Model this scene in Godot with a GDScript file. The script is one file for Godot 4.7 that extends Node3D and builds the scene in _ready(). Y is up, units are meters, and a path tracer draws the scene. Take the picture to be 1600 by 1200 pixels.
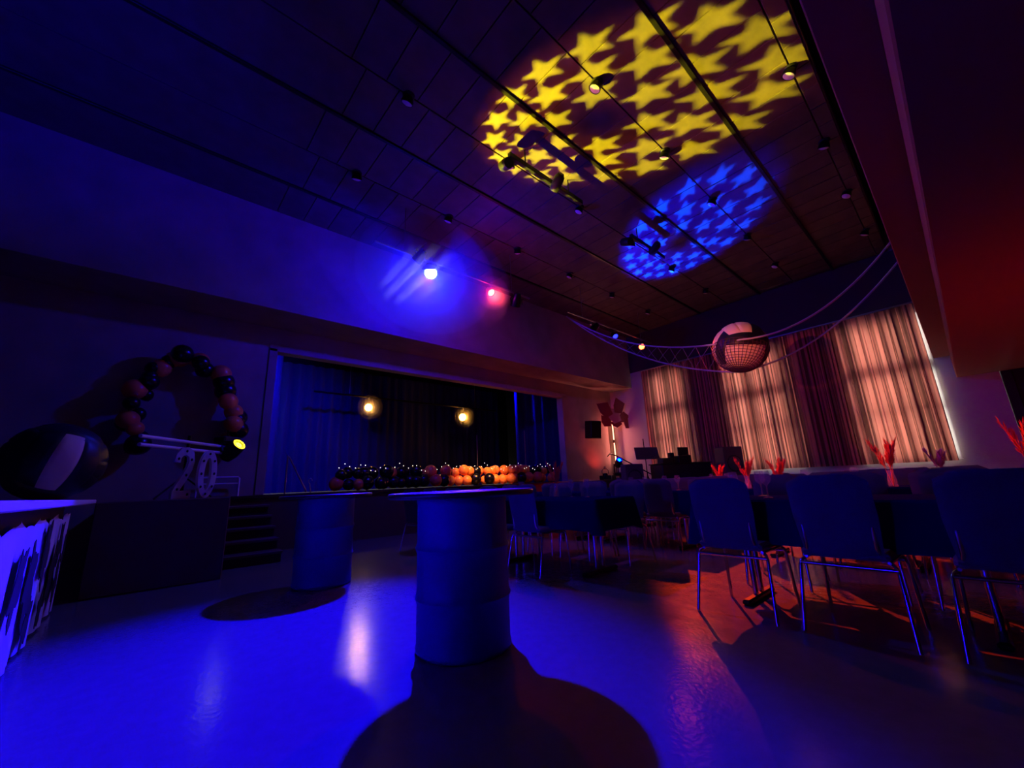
extends Node3D

# ---------------------------------------------------------------- mesh collector
class MB:
	var v := PackedVector3Array()
	var n := PackedVector3Array()
	var uv := PackedVector2Array()
	var t := Transform3D()

	func tri(a: Vector3, b: Vector3, c: Vector3, na: Vector3, nb: Vector3, nc: Vector3, ua := Vector2.ZERO, ub := Vector2.ZERO, uc := Vector2.ZERO) -> void:
		if (b - a).cross(c - a).dot(na + nb + nc) > 0.0:
			v.append_array([t * a, t * c, t * b])
			n.append_array([(t.basis * na).normalized(), (t.basis * nc).normalized(), (t.basis * nb).normalized()])
			uv.append_array([ua, uc, ub])
		else:
			v.append_array([t * a, t * b, t * c])
			n.append_array([(t.basis * na).normalized(), (t.basis * nb).normalized(), (t.basis * nc).normalized()])
			uv.append_array([ua, ub, uc])

	func quad(a: Vector3, b: Vector3, c: Vector3, d: Vector3, nn: Vector3) -> void:
		tri(a, b, c, nn, nn, nn)
		tri(a, c, d, nn, nn, nn)

	func face(a: Vector3, b: Vector3, c: Vector3, out: Vector3) -> void:
		var k := (b - a).cross(c - a).normalized()
		if k.dot(out) < 0.0:
			k = -k
		tri(a, b, c, k, k, k)

	# box with chamfered edges
	func box(c: Vector3, s: Vector3, ch := 0.0) -> void:
		var h := s * 0.5
		ch = minf(ch, minf(h.x, minf(h.y, h.z)) * 0.9)
		var i := h - Vector3(ch, ch, ch)
		var ax := [Vector3.RIGHT, Vector3.UP, Vector3.BACK]
		for k in 3:
			var e: Vector3 = ax[k]
			var f: Vector3 = ax[(k + 1) % 3]
			var g: Vector3 = ax[(k + 2) % 3]
			for sg in [-1.0, 1.0]:
				var o: Vector3 = c + e * (h[k] * sg)
				var p: Vector3 = f * i[(k + 1) % 3]
				var q: Vector3 = g * i[(k + 2) % 3]
				quad(o - p - q, o + p - q, o + p + q, o - p + q, e * sg)
		if ch <= 0.0:
			return
		for k in 3:
			var e: Vector3 = ax[k]
			var f: Vector3 = ax[(k + 1) % 3]
			var g: Vector3 = ax[(k + 2) % 3]
			for s1 in [-1.0, 1.0]:
				for s2 in [-1.0, 1.0]:
					var a: Vector3 = c + f * (h[(k + 1) % 3] * s1) + g * (i[(k + 2) % 3] * s2)
					var b: Vector3 = c + f * (i[(k + 1) % 3] * s1) + g * (h[(k + 2) % 3] * s2)
					var l: Vector3 = e * i[k]
					quad(a - l, a + l, b + l, b - l, (f * s1 + g * s2).normalized())
		for sx in [-1.0, 1.0]:
			for sy in [-1.0, 1.0]:
				for sz in [-1.0, 1.0]:
					face(c + Vector3(h.x * sx, i.y * sy, i.z * sz), c + Vector3(i.x * sx, h.y * sy, i.z * sz), c + Vector3(i.x * sx, i.y * sy, h.z * sz), Vector3(sx, sy, sz))

	func tube(pts: Array, r: float, sides := 8, caps := true) -> void:
		var rings := []
		var up := Vector3.UP
		for k in pts.size():
			var p: Vector3 = pts[k]
			var d: Vector3 = (pts[mini(k + 1, pts.size() - 1)] - pts[maxi(k - 1, 0)]).normalized()
			if absf(d.dot(up)) > 0.95:
				up = Vector3.RIGHT if absf(d.x) < 0.8 else Vector3.BACK
			var a := up.cross(d).normalized()
			var b := d.cross(a).normalized()
			up = b
			var ring := []
			for j in sides:
				var w := TAU * j / sides
				var o := a * cos(w) + b * sin(w)
				ring.append([p + o * r, o])
			rings.append(ring)
		for k in pts.size() - 1:
			for j in sides:
				var A = rings[k][j]
				var B = rings[k][(j + 1) % sides]
				var C = rings[k + 1][(j + 1) % sides]
				var D = rings[k + 1][j]
				tri(A[0], B[0], C[0], A[1], B[1], C[1])
				tri(A[0], C[0], D[0], A[1], C[1], D[1])
		if caps:
			for e in [[0, pts[0] - pts[1]], [pts.size() - 1, pts[-1] - pts[-2]]]:
				for j in range(1, sides - 1):
					face(rings[e[0]][0][0], rings[e[0]][j][0], rings[e[0]][j + 1][0], e[1])

	# profile of (radius, height) revolved round y
	func lathe(prof: Array, sides := 24, smooth := true) -> void:
		for k in prof.size() - 1:
			var p: Vector2 = prof[k]
			var q: Vector2 = prof[k + 1]
			if p.distance_to(q) < 1e-6:
				continue
			var e := (q - p).normalized()
			var nn := Vector2(e.y, -e.x)
			var n0 := nn
			var n1 := nn
			if smooth:
				if k > 0 and prof[k - 1].distance_to(p) > 1e-6:
					var e0: Vector2 = (p - prof[k - 1]).normalized()
					if e0.dot(e) > 0.7:
						n0 = (nn + Vector2(e0.y, -e0.x)).normalized()
				if k < prof.size() - 2 and prof[k + 2].distance_to(q) > 1e-6:
					var e1: Vector2 = (prof[k + 2] - q).normalized()
					if e1.dot(e) > 0.7:
						n1 = (nn + Vector2(e1.y, -e1.x)).normalized()
			for j in sides:
				var w := TAU * j / sides
				var x := TAU * (j + 1) / sides
				var d := Vector3(cos(w), 0, sin(w))
				var f := Vector3(cos(x), 0, sin(x))
				var a := d * p.x + Vector3.UP * p.y
				var b := f * p.x + Vector3.UP * p.y
				var c := f * q.x + Vector3.UP * q.y
				var g := d * q.x + Vector3.UP * q.y
				var na := d * n0.x + Vector3.UP * n0.y
				var nb := f * n0.x + Vector3.UP * n0.y
				var nc := f * n1.x + Vector3.UP * n1.y
				var nd := d * n1.x + Vector3.UP * n1.y
				var u0 := float(j) / sides
				var u1 := float(j + 1) / sides
				if p.x > 1e-5:
					tri(a, b, c, na, nb, nc, Vector2(u0, p.y), Vector2(u1, p.y), Vector2(u1, q.y))
				if q.x > 1e-5:
					tri(a, c, g, na, nc, nd, Vector2(u0, p.y), Vector2(u1, q.y), Vector2(u0, q.y))

	# flat outline in xy extruded along z by d (centred)
	func prism(poly: PackedVector2Array, d: float) -> void:
		var ix := Geometry2D.triangulate_polygon(poly)
		for k in range(0, ix.size(), 3):
			for sg in [-1.0, 1.0]:
				var o := Vector3(0, 0, d * 0.5 * sg)
				face(Vector3(poly[ix[k]].x, poly[ix[k]].y, 0) + o, Vector3(poly[ix[k + 1]].x, poly[ix[k + 1]].y, 0) + o, Vector3(poly[ix[k + 2]].x, poly[ix[k + 2]].y, 0) + o, Vector3(0, 0, sg))
		var cw := Geometry2D.is_polygon_clockwise(poly)
		for k in poly.size():
			var p := poly[k]
			var q := poly[(k + 1) % poly.size()]
			var e := (q - p).normalized()
			var nn := Vector3(-e.y, e.x, 0) if cw else Vector3(e.y, -e.x, 0)
			quad(Vector3(p.x, p.y, -d * 0.5), Vector3(q.x, q.y, -d * 0.5), Vector3(q.x, q.y, d * 0.5), Vector3(p.x, p.y, d * 0.5), nn)

	# grid of points (rows of equal length) with computed smooth normals
	func grid(rows: Array, out: Vector3, uvs := false) -> void:
		var R := rows.size()
		var C: int = rows[0].size()
		var nr := []
		for i in R:
			var l := []
			for j in C:
				var du: Vector3 = rows[mini(i + 1, R - 1)][j] - rows[maxi(i - 1, 0)][j]
				var dv: Vector3 = rows[i][mini(j + 1, C - 1)] - rows[i][maxi(j - 1, 0)]
				l.append(du.cross(dv).normalized())
			nr.append(l)
		var sum := Vector3.ZERO
		for l in nr:
			for q in l:
				sum += q
		var sg := -1.0 if sum.dot(out) < 0.0 else 1.0
		for i in R - 1:
			for j in C - 1:
				var u := [Vector2(float(j) / (C - 1), float(i) / (R - 1)), Vector2(float(j + 1) / (C - 1), float(i) / (R - 1)), Vector2(float(j + 1) / (C - 1), float(i + 1) / (R - 1)), Vector2(float(j) / (C - 1), float(i + 1) / (R - 1))]
				tri(rows[i][j], rows[i][j + 1], rows[i + 1][j + 1], nr[i][j] * sg, nr[i][j + 1] * sg, nr[i + 1][j + 1] * sg, u[0], u[1], u[2])
				tri(rows[i][j], rows[i + 1][j + 1], rows[i + 1][j], nr[i][j] * sg, nr[i + 1][j + 1] * sg, nr[i + 1][j] * sg, u[0], u[2], u[3])

	func mesh() -> ArrayMesh:
		var a := []
		a.resize(Mesh.ARRAY_MAX)
		a[Mesh.ARRAY_VERTEX] = v
		a[Mesh.ARRAY_NORMAL] = n
		a[Mesh.ARRAY_TEX_UV] = uv
		var m := ArrayMesh.new()
		m.add_surface_from_arrays(Mesh.PRIMITIVE_TRIANGLES, a)
		return m

# ---------------------------------------------------------------- naming helpers
var used := {}
var rng := RandomNumberGenerator.new()
var M := {}
const WORDS := ["first", "second", "third", "fourth", "fifth", "sixth", "seventh", "eighth", "ninth", "tenth", "eleventh", "twelfth", "thirteenth", "fourteenth", "fifteenth", "sixteenth", "seventeenth", "eighteenth", "nineteenth", "twentieth", "twenty-first", "twenty-second", "twenty-third", "twenty-fourth", "twenty-fifth", "twenty-sixth", "twenty-seventh", "twenty-eighth", "twenty-ninth", "thirtieth", "thirty-first", "thirty-second", "thirty-third", "thirty-fourth", "thirty-fifth", "thirty-sixth", "thirty-seventh", "thirty-eighth", "thirty-ninth", "fortieth"]

const SETTING := {
	"floor": ["smooth pale hall floor lit deep blue in the middle", "floor"],
	"wall_window": ["whitish plaster wall with three curtained windows on the right", "wall"],
	"door_1": ["dark doorway at the right edge, beyond the white wall strip", "door"],
	"wall_left": ["dark unlit wall at the far left of the hall", "wall"],
	"wall_rear": ["dark rear wall behind the camera", "wall"],
	"trim_1": ["narrow red lit beam step at the edge of the gallery", "beam"],
	"trim_2": ["broad dark red gallery soffit in the upper right corner", "soffit"],
	"trim_3": ["broad bulkhead above the stage front behind the lamp bars", "bulkhead"],
	"wall_stage": ["plaster wall round the stage opening", "wall"],
	"trim_4": ["raised frame round the wide stage opening", "frame"],
	"trim_5": ["thin edge and boards of the stage floor", "stage floor"],
	"trim_6": ["dark panelled front below the stage edge", "stage front"],
	"wall_backstage": ["black walls and roof inside the stage", "wall"],
	"trim_7": ["white sill board under the long curtain", "sill"],
	"shade_trim_8": ["dark sheet on the wall above the curtain rail, painted shade", "painted_shade"]}

func numbered(called: String) -> String:
	var k: int = used.get(called, 0)
	used[called] = k + 1
	return called if k == 0 else "%s_%03d" % [called, k]

func tag(o: Node, label: String, category: String, group := "") -> Node:
	o.set_meta("label", label)
	o.set_meta("category", category)
	if group:
		o.set_meta("group", group)
	return o

func thing(called: String, label: String, category: String, at := Vector3.ZERO, turn := 0.0, group := "") -> Node3D:
	var o := Node3D.new()
	o.name = numbered(called)
	add_child(o, true)
	o.position = at
	o.rotation.y = turn
	tag(o, label, category, group)
	return o

func obj(called: String, mb, m: Material, parent: Node = null) -> MeshInstance3D:
	var o := MeshInstance3D.new()
	o.name = called if parent else numbered(called)
	o.mesh = mb.mesh() if mb is MB else mb
	o.material_override = null
	o.set_surface_override_material(0, m)
	(parent if parent else self).add_child(o, true)
	return o

func struct(called: String, mb, m: Material, parent: Node = null) -> MeshInstance3D:
	var o := obj(called, mb, m, parent)
	if parent == null:
		o.set_meta("kind", "structure")
		if SETTING.has(called):
			tag(o, SETTING[called][0], SETTING[called][1])
	return o

func dup(root: Node3D, at: Vector3, turn: float, label: String, group := "") -> Node3D:
	var r: Node3D = root.duplicate()
	var base: String = root.name
	var cut := base.rfind("_")
	if cut > 0 and base.substr(cut + 1).is_valid_int():
		base = base.substr(0, cut)
	r.name = numbered(base)
	add_child(r, true)
	r.position = at
	r.rotation.y = turn
	r.set_meta("label", label)
	if group:
		r.set_meta("group", group)
	return r

func mat(c: Color, rough := 0.7, metal := 0.0) -> StandardMaterial3D:
	var m := StandardMaterial3D.new()
	m.albedo_color = c
	m.roughness = rough
	m.metallic = metal
	return m

func glow(c: Color, e: float) -> StandardMaterial3D:
	var m := mat(Color(0.02, 0.02, 0.02), 0.4)
	m.emission_enabled = true
	m.emission = c
	m.emission_energy_multiplier = e
	return m

func noise_tex(freq: float, size: int, sd: int, normal := false, strength := 4.0, ramp: Gradient = null, fractal := 3) -> NoiseTexture2D:
	var f := FastNoiseLite.new()
	f.seed = sd
	f.frequency = freq
	f.fractal_octaves = fractal
	var t := NoiseTexture2D.new()
	t.width = size
	t.height = size
	t.seamless = true
	t.noise = f
	t.as_normal_map = normal
	t.bump_strength = strength
	if ramp:
		t.color_ramp = ramp
	return t

func ramp(a: Color, b: Color) -> Gradient:
	var g := Gradient.new()
	g.set_color(0, a)
	g.set_color(1, b)
	return g

func tri_mapped(m: StandardMaterial3D, scale: float, world := true) -> StandardMaterial3D:
	m.uv1_triplanar = true
	m.uv1_world_triplanar = world
	m.uv1_scale = Vector3(scale, scale, scale)
	return m

# ---------------------------------------------------------------- the hall
const CEIL := 6.26
const XW := 13.4        # window wall
const ZB := -8.0        # bulkhead over the stage front
const ZP := -9.0        # proscenium wall
const STAGE := 0.93

var cam_basis := Basis(Vector3(0.745541, -0.041641, 0.665157), Vector3(-0.128399, 0.970374, 0.204664), Vector3(-0.653974, -0.237991, 0.718108))

func _ready() -> void:
	rng.seed = 7
	# camera
	var cam := Camera3D.new()
	cam.name = "camera"
	cam.transform = Transform3D(cam_basis.orthonormalized(), Vector3(0, 0.95, 0))
	cam.fov = 87.0633
	cam.near = 0.05
	cam.far = 100.0
	add_child(cam)
	cam.current = true
	# sky: plain evening overcast, reaches the hall through the three windows only
	var e := Environment.new()
	e.background_mode = Environment.BG_COLOR
	e.background_color = Color(1.0, 0.97, 0.93)
	e.background_energy_multiplier = 8.5
	e.tonemap_mode = Environment.TONE_MAPPER_LINEAR
	e.tonemap_exposure = 1.0
	e.sdfgi_enabled = true
	e.ssao_enabled = true
	e.ssil_enabled = true
	e.volumetric_fog_enabled = true
	e.volumetric_fog_density = 0.0
	var we := WorldEnvironment.new()
	we.name = "environment"
	we.environment = e
	add_child(we)
	materials()
	shell()
	stage_house()
	windows_and_curtain()
	lamps()
	star_projectors()
	ceiling_lights()
	barrels()
	bar_counter()
	tables_and_chairs()
	volleyball_net()
	left_corner()
	stage_decor()
	right_corner()
	haze()

func materials() -> void:
	var fl := mat(Color(0.43, 0.41, 0.39), 1.0)
	fl.roughness_texture = noise_tex(0.02, 512, 3, false, 1, ramp(Color(0.15, 0.15, 0.15), Color(0.2, 0.2, 0.2)))
	fl.normal_enabled = true
	fl.normal_texture = noise_tex(0.09, 512, 5, true, 3.0)
	fl.normal_scale = 0.06
	fl.albedo_texture = noise_tex(0.03, 512, 9, false, 1, ramp(Color(0.93, 0.93, 0.93), Color(1, 1, 1)), 4)
	fl.metallic_specular = 0.4
	M.floor = tri_mapped(fl, 0.6)
	var pl := mat(Color(0.62, 0.56, 0.5), 0.9)
	pl.albedo_texture = noise_tex(0.01, 256, 12, false, 1, ramp(Color(0.85, 0.85, 0.85), Color(1, 1, 1)))
	M.plaster = tri_mapped(pl, 0.4)
	var wh := mat(Color(0.76, 0.74, 0.72), 0.92)
	wh.normal_enabled = true
	wh.normal_texture = noise_tex(0.08, 256, 13, true, 3.0)
	wh.normal_scale = 0.25
	M.white_wall = tri_mapped(wh, 1.0)
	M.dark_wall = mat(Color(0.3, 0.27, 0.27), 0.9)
	var bm := mat(Color(0.6, 0.33, 0.28), 0.75)
	M.beam = bm
	M.ceil = []
	for k in 4:
		var cp := mat(Color(0.37, 0.31, 0.28).lerp(Color(0.42, 0.35, 0.31), k / 3.0), 0.65)
		cp.albedo_texture = noise_tex(0.012, 256, 20, false, 1, ramp(Color(0.8, 0.8, 0.8), Color(1, 1, 1)), 4)
		M.ceil.append(tri_mapped(cp, 0.7))
	M.black = mat(Color(0.04, 0.04, 0.045), 0.6)
	M.black_metal = mat(Color(0.05, 0.05, 0.055), 0.38, 0.6)
	M.rail = mat(Color(0.12, 0.11, 0.11), 0.4, 0.5)
	M.steel = mat(Color(0.6, 0.6, 0.62), 0.3, 0.9)
	M.chrome = mat(Color(0.8, 0.8, 0.82), 0.14, 1.0)
	var fb := mat(Color(0.36, 0.34, 0.38), 0.95)
	fb.rim_enabled = true
	fb.rim = 0.12
	fb.normal_enabled = true
	fb.normal_texture = noise_tex(0.2, 256, 31, true, 4.0)
	fb.normal_scale = 0.3
	M.fabric = tri_mapped(fb, 3.0, false)
	var cl := mat(Color(0.05, 0.07, 0.3), 0.92)
	cl.specular_mode = BaseMaterial3D.SPECULAR_DISABLED
	M.navy_cloth = cl
	var wc := mat(Color(0.85, 0.85, 0.88), 0.85)
	M.white_cloth = wc
	M.brown_print = mat(Color(0.16, 0.08, 0.07), 0.85)
	var bl := mat(Color(0.08, 0.11, 0.45), 0.5)
	M.drum = bl
	M.wood = mat(Color(0.2, 0.13, 0.1), 0.35)
	M.white_paint = mat(Color(0.85, 0.83, 0.85), 0.6)
	M.navy_rubber = mat(Color(0.03, 0.03, 0.13), 0.45)
	M.ball_light = mat(Color(0.9, 0.82, 0.72), 0.5)
	M.dark_cord = mat(Color(0.3, 0.16, 0.3), 0.9)
	M.rope = mat(Color(0.7, 0.68, 0.68), 0.9)
	var ob := mat(Color(0.98, 0.6, 0.3), 0.28)
	ob.backlight_enabled = true
	ob.backlight = Color(0.7, 0.36, 0.14)
	M.orange_balloon = ob
	M.navy_balloon = mat(Color(0.015, 0.015, 0.08), 0.25)
	M.red_foil = mat(Color(0.5, 0.06, 0.16), 0.5)
	M.pale_foil = mat(Color(0.7, 0.45, 0.5), 0.5)
	M.plume = mat(Color(0.85, 0.42, 0.28), 0.9)
	M.plume.backlight_enabled = true
	M.plume.backlight = Color(0.5, 0.22, 0.14)
	M.violet_plume = mat(Color(0.55, 0.3, 0.6), 0.9)
	var gl := mat(Color(0.95, 0.97, 1.0, 0.12), 0.05)
	gl.transparency = BaseMaterial3D.TRANSPARENCY_ALPHA
	M.glass = gl
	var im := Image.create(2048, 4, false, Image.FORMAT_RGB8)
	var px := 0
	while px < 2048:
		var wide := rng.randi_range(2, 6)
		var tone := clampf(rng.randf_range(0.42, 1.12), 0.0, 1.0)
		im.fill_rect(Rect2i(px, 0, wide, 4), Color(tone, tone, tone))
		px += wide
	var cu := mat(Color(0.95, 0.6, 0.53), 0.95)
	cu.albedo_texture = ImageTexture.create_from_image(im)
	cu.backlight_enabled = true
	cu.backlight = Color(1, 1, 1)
	var li := mat(Color(0.92, 0.92, 0.9), 0.95)
	li.backlight_enabled = true
	li.backlight = Color(0.9, 0.9, 0.88)
	M.unseen_lining = li
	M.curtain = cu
	M.stage_cloth = mat(Color(0.1, 0.1, 0.42), 0.95)
	M.stage_front = mat(Color(0.3, 0.2, 0.2), 0.6)

# a box given by two opposite corners
func bb(m: MB, a: Vector3, b: Vector3, ch := 0.0) -> void:
	m.box((a + b) * 0.5, (b - a).abs(), ch)

func shell() -> void:
	var m := MB.new()
	bb(m, Vector3(-6.2, -0.2, -9.0), Vector3(13.7, 0, 6.2))
	struct("floor", m, M.floor)
	# ceiling: panels between black rails, right part of the hall panel by panel
	var root := Node3D.new()
	root.name = "ceiling"
	root.set_meta("kind", "structure")
	tag(root, "panelled dark ceiling with black rails, lit by projected stars", "ceiling")
	add_child(root)
	m = MB.new()
	bb(m, Vector3(-6.2, CEIL + 0.03, -8.2), Vector3(13.7, CEIL + 0.25, -0.33))
	obj("slab", m, M.dark_wall, root)
	m = MB.new()
	bb(m, Vector3(-6.2, CEIL + 0.6, -0.4), Vector3(13.7, CEIL + 0.8, 0.3))
	bb(m, Vector3(-6.2, CEIL + 0.2, -0.43), Vector3(13.7, CEIL + 0.7, -0.33))
	obj("slot", m, M.black, root)
	var zs := [-0.34, -0.55 - 0.0, -1.46, -2.37, -3.28, -4.19, -5.1, -6.07, -7.04, -8.0]
	var left := MB.new()
	for i in zs.size() - 1:
		var z0: float = zs[i]
		var z1: float = zs[i + 1]
		var wide := z0 - z1 - 0.018
		var pm := MB.new()
		pm.box(Vector3(0, 0.015, 0), Vector3(0.453, 0.03, wide), 0.004)
		var shared := pm.mesh()
		var off := 0.2 if i % 2 else 0.0
		var x := 1.3 + off
		while x < XW:
			var p := obj("panel", shared, M.ceil[rng.randi() % 4], root)
			p.position = Vector3(x + 0.2325, CEIL + rng.randf_range(-0.002, 0.002), (z0 + z1) * 0.5)
			x += 0.465
		bb(left, Vector3(-6.2, CEIL, z0 - 0.009), Vector3(1.292 + off, CEIL + 0.03, z1 + 0.009))
	obj("panel_field", left, M.ceil[0], root).set_meta("kind", "stuff")
	for z in [-1.46, -3.28, -5.1, -7.04]:
		m = MB.new()
		bb(m, Vector3(-6.0, CEIL - 0.03, z - 0.03), Vector3(XW, CEIL + 0.01, z + 0.03), 0.006)
		obj("rail", m, M.rail, root)
	# window wall (x = XW), with three openings
	m = MB.new()
	var wz := [[-7.3, -5.92], [-4.72, -3.02], [-1.76, -0.12]]
	bb(m, Vector3(XW, 0, -9.2), Vector3(XW + 0.3, 1.06, 0.95))
	bb(m, Vector3(XW, 4.5, -9.2), Vector3(XW + 0.3, 7.1, 6.2))
	var za := -9.2
	for w in wz:
		bb(m, Vector3(XW, 1.06, za), Vector3(XW + 0.3, 4.5, w[0]))
		za = w[1]
	bb(m, Vector3(XW, 1.06, za), Vector3(XW + 0.3, 4.5, 0.78))
	bb(m, Vector3(XW, 3.0, 0.78), Vector3(XW + 0.3, 4.5, 6.2))
	bb(m, Vector3(XW, 0, 2.6), Vector3(XW + 0.3, 3.0, 6.2))
	bb(m, Vector3(XW, 0, 0.78), Vector3(XW + 0.3, 1.06, 0.951))
	struct("wall_window", m, M.white_wall)
	m = MB.new()
	bb(m, Vector3(XW + 0.1, 0, 0.95), Vector3(XW + 0.2, 3.0, 2.6), 0.0)
	bb(m, Vector3(XW + 0.02, 0, 0.79), Vector3(XW + 0.22, 3.0, 0.95), 0.01)
	struct("door_1", m, M.black)
	m = MB.new()
	bb(m, Vector3(-6.2, 0, -9.2), Vector3(-6.0, 7.1, 6.2))
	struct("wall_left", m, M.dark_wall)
	m = MB.new()
	bb(m, Vector3(-6.2, 0, 6.0), Vector3(13.7, 7.1, 6.2))
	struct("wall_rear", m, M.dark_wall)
	# stepped beam and gallery soffit over the camera
	m = MB.new()
	bb(m, Vector3(-6.0, 3.36, -0.11), Vector3(XW, CEIL + 0.62, 0.16), 0.008)
	struct("trim_1", m, M.beam)
	m = MB.new()
	bb(m, Vector3(-6.0, 2.84, 0.15), Vector3(XW, 3.3, 6.1), 0.012)
	bb(m, Vector3(-6.0, 3.28, 0.16), Vector3(XW, CEIL + 0.7, 0.4))
	struct("trim_2", m, M.beam)
	# bulkhead over the stage front
	m = MB.new()
	bb(m, Vector3(-6.0, 4.26, ZP - 0.1), Vector3(XW, CEIL + 0.2, ZB), 0.006)
	struct("trim_3", m, M.plaster)

func stage_house() -> void:
	var x0 := 1.72
	var x1 := 10.5
	var m := MB.new()
	bb(m, Vector3(-6.1, 0, ZP - 0.25), Vector3(x0, 4.3, ZP))
	bb(m, Vector3(x1, 0, ZP - 0.25), Vector3(XW + 0.2, 4.3, ZP))
	bb(m, Vector3(x0, 3.78, ZP - 0.25), Vector3(x1, 4.3, ZP))
	struct("wall_stage", m, M.plaster)
	# frame round the stage opening
	m = MB.new()
	bb(m, Vector3(x0 - 0.12, STAGE, ZP - 0.2), Vector3(x0 + 0.03, 3.82, ZP + 0.03), 0.008)
	bb(m, Vector3(x1 - 0.03, STAGE, ZP - 0.2), Vector3(x1 + 0.16, 3.82, ZP + 0.03), 0.008)
	bb(m, Vector3(x0 - 0.12, 3.75, ZP - 0.2), Vector3(x1 + 0.16, 3.9, ZP + 0.03), 0.008)
	struct("trim_4", m, M.plaster)
	# stage floor and front
	m = MB.new()
	bb(m, Vector3(0.86, STAGE - 0.05, -14.2), Vector3(XW - 0.001, STAGE, -8.2), 0.006)
	struct("trim_5", m, M.wood)
	m = MB.new()
	bb(m, Vector3(0.86, 0, -8.6), Vector3(XW - 0.001, STAGE - 0.05, -8.24))
	struct("trim_6", m, M.stage_front)
	# stage house walls and roof
	m = MB.new()
	bb(m, Vector3(0.2, 0.88, -14.3), Vector3(0.4, 6.0, ZP - 0.2))
	bb(m, Vector3(12.6, 0.88, -14.3), Vector3(12.8, 6.0, ZP - 0.2))
	bb(m, Vector3(0.2, 0.88, -14.5), Vector3(12.8, 6.0, -14.3))
	bb(m, Vector3(0.2, 5.8, -14.5), Vector3(12.8, 6.0, ZP - 0.1))
	bb(m, Vector3(0.2, 4.2, ZP - 0.3), Vector3(12.8, 6.0, ZP - 0.1))
	struct("wall_backstage", m, M.black)
	# blue drapes: back and two wings, each folded
	for d in [["stage_backdrop", Vector3(1.0, 0, -13.9), Vector3(11.8, 0, -13.9), "dark blue folded backdrop hanging across the rear of the stage"], ["wing_curtain", Vector3(1.62, 0, -9.35), Vector3(2.75, 0, -13.4), "blue side curtain at the left edge of the stage opening"], ["wing_curtain", Vector3(10.1, 0, -11.0), Vector3(11.9, 0, -9.7), "blue side curtain at the right edge of the stage opening"]]:
		m = MB.new()
		var a: Vector3 = d[1]
		var b: Vector3 = d[2]
		var nx := int(a.distance_to(b) * 16)
		var side := (b - a).normalized().cross(Vector3.UP)
		var rows := []
		for y in [STAGE + 0.02, 2.2, 3.6, 5.0]:
			var l := []
			for k in nx + 1:
				var s := a.distance_to(b) * k / nx
				l.append(a.lerp(b, float(k) / nx) + side * (0.06 * sin(s * 19.0) + 0.03 * sin(s * 7.3 + 1.0)) + Vector3(0, y, 0))
			rows.append(l)
		m.grid(rows, -side)
		tag(obj(d[0], m, M.stage_cloth), d[3], "stage curtain")
	# stairs up to the stage on the left
	var st := thing("stage_stairs", "dark wooden stairs of open treads up to the left end of the stage", "stairs", Vector3(1.265, 0, -8.2))
	for k in 5:
		m = MB.new()
		var h := STAGE - 0.155 * (k + 1)
		bb(m, Vector3(-0.385, h - 0.04, 0.27 * k + 0.001), Vector3(0.385, h, 0.27 * (k + 1) + 0.03), 0.006)
		obj("tread", m, M.stage_front, st)
		m = MB.new()
		bb(m, Vector3(-0.37, 0 if k == 4 else h - 0.155, 0.27 * (k + 1) - 0.03), Vector3(0.37, h - 0.04, 0.27 * (k + 1) - 0.005))
		obj("riser", m, M.black, st)
	# platform left of the stairs
	m = MB.new()
	bb(m, Vector3(-0.32, 0, -8.98), Vector3(0.85, 0.93, -6.14), 0.01)
	tag(obj("side_platform", m, M.stage_front), "dark boxed platform level with the stage, left of the stairs", "platform")
	# handrails
	var hr := thing("handrail", "slim steel handrail sloping down beside the left stage stairs", "handrail", Vector3(1.97, STAGE, -8.4))
	m = MB.new()
	m.tube([Vector3(0, 0, 0), Vector3(0, 0.68, 0)], 0.014)
	obj("post", m, M.steel, hr)
	m = MB.new()
	m.tube([Vector3(0, 0.68, 0), Vector3(0.02, 0.66, 0.02), Vector3(0.36, 0.02, 0.02)], 0.014)
	obj("rail", m, M.steel, hr)
	hr = thing("handrail", "dark handrail sloping down the right stage steps below the blue projector", "handrail", Vector3(12.35, 0, -8.3))
	m = MB.new()
	m.tube([Vector3(-0.35, 1.72, -0.1), Vector3(-0.2, 1.8, -0.1), Vector3(0.0, 1.74, 0), Vector3(0.62, 1.06, 0.9), Vector3(0.7, 1.0, 1.02)], 0.02)
	obj("rail", m, M.black_metal, hr)
	for p in [Vector3(0.02, 1.7, 0.03), Vector3(0.4, 1.33, 0.58), Vector3(0.68, 1.03, 1.0)]:
		m = MB.new()
		m.tube([p, Vector3(p.x, STAGE if p.z < 0.06 else 0.0, p.z)], 0.016)
		obj("post", m, M.black_metal, hr)
	hr = thing("handrail", "small pinkish framed rail at the stairs beneath the numeral zero", "handrail", Vector3(1.02, STAGE, -8.85))
	m = MB.new()
	m.tube([Vector3(-0.3, 0.33, 0), Vector3(0.28, 0.33, 0), Vector3(0.3, 0.31, 0), Vector3(0.3, 0.0, 0)], 0.017)
	obj("rail", m, M.white_paint, hr)
	m = MB.new()
	m.tube([Vector3(-0.3, 0.22, 0), Vector3(0.3, 0.22, 0)], 0.012)
	m.tube([Vector3(-0.3, 0.0, 0), Vector3(-0.3, 0.34, 0)], 0.012)
	obj("lower_rail", m, M.white_paint, hr)

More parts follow.
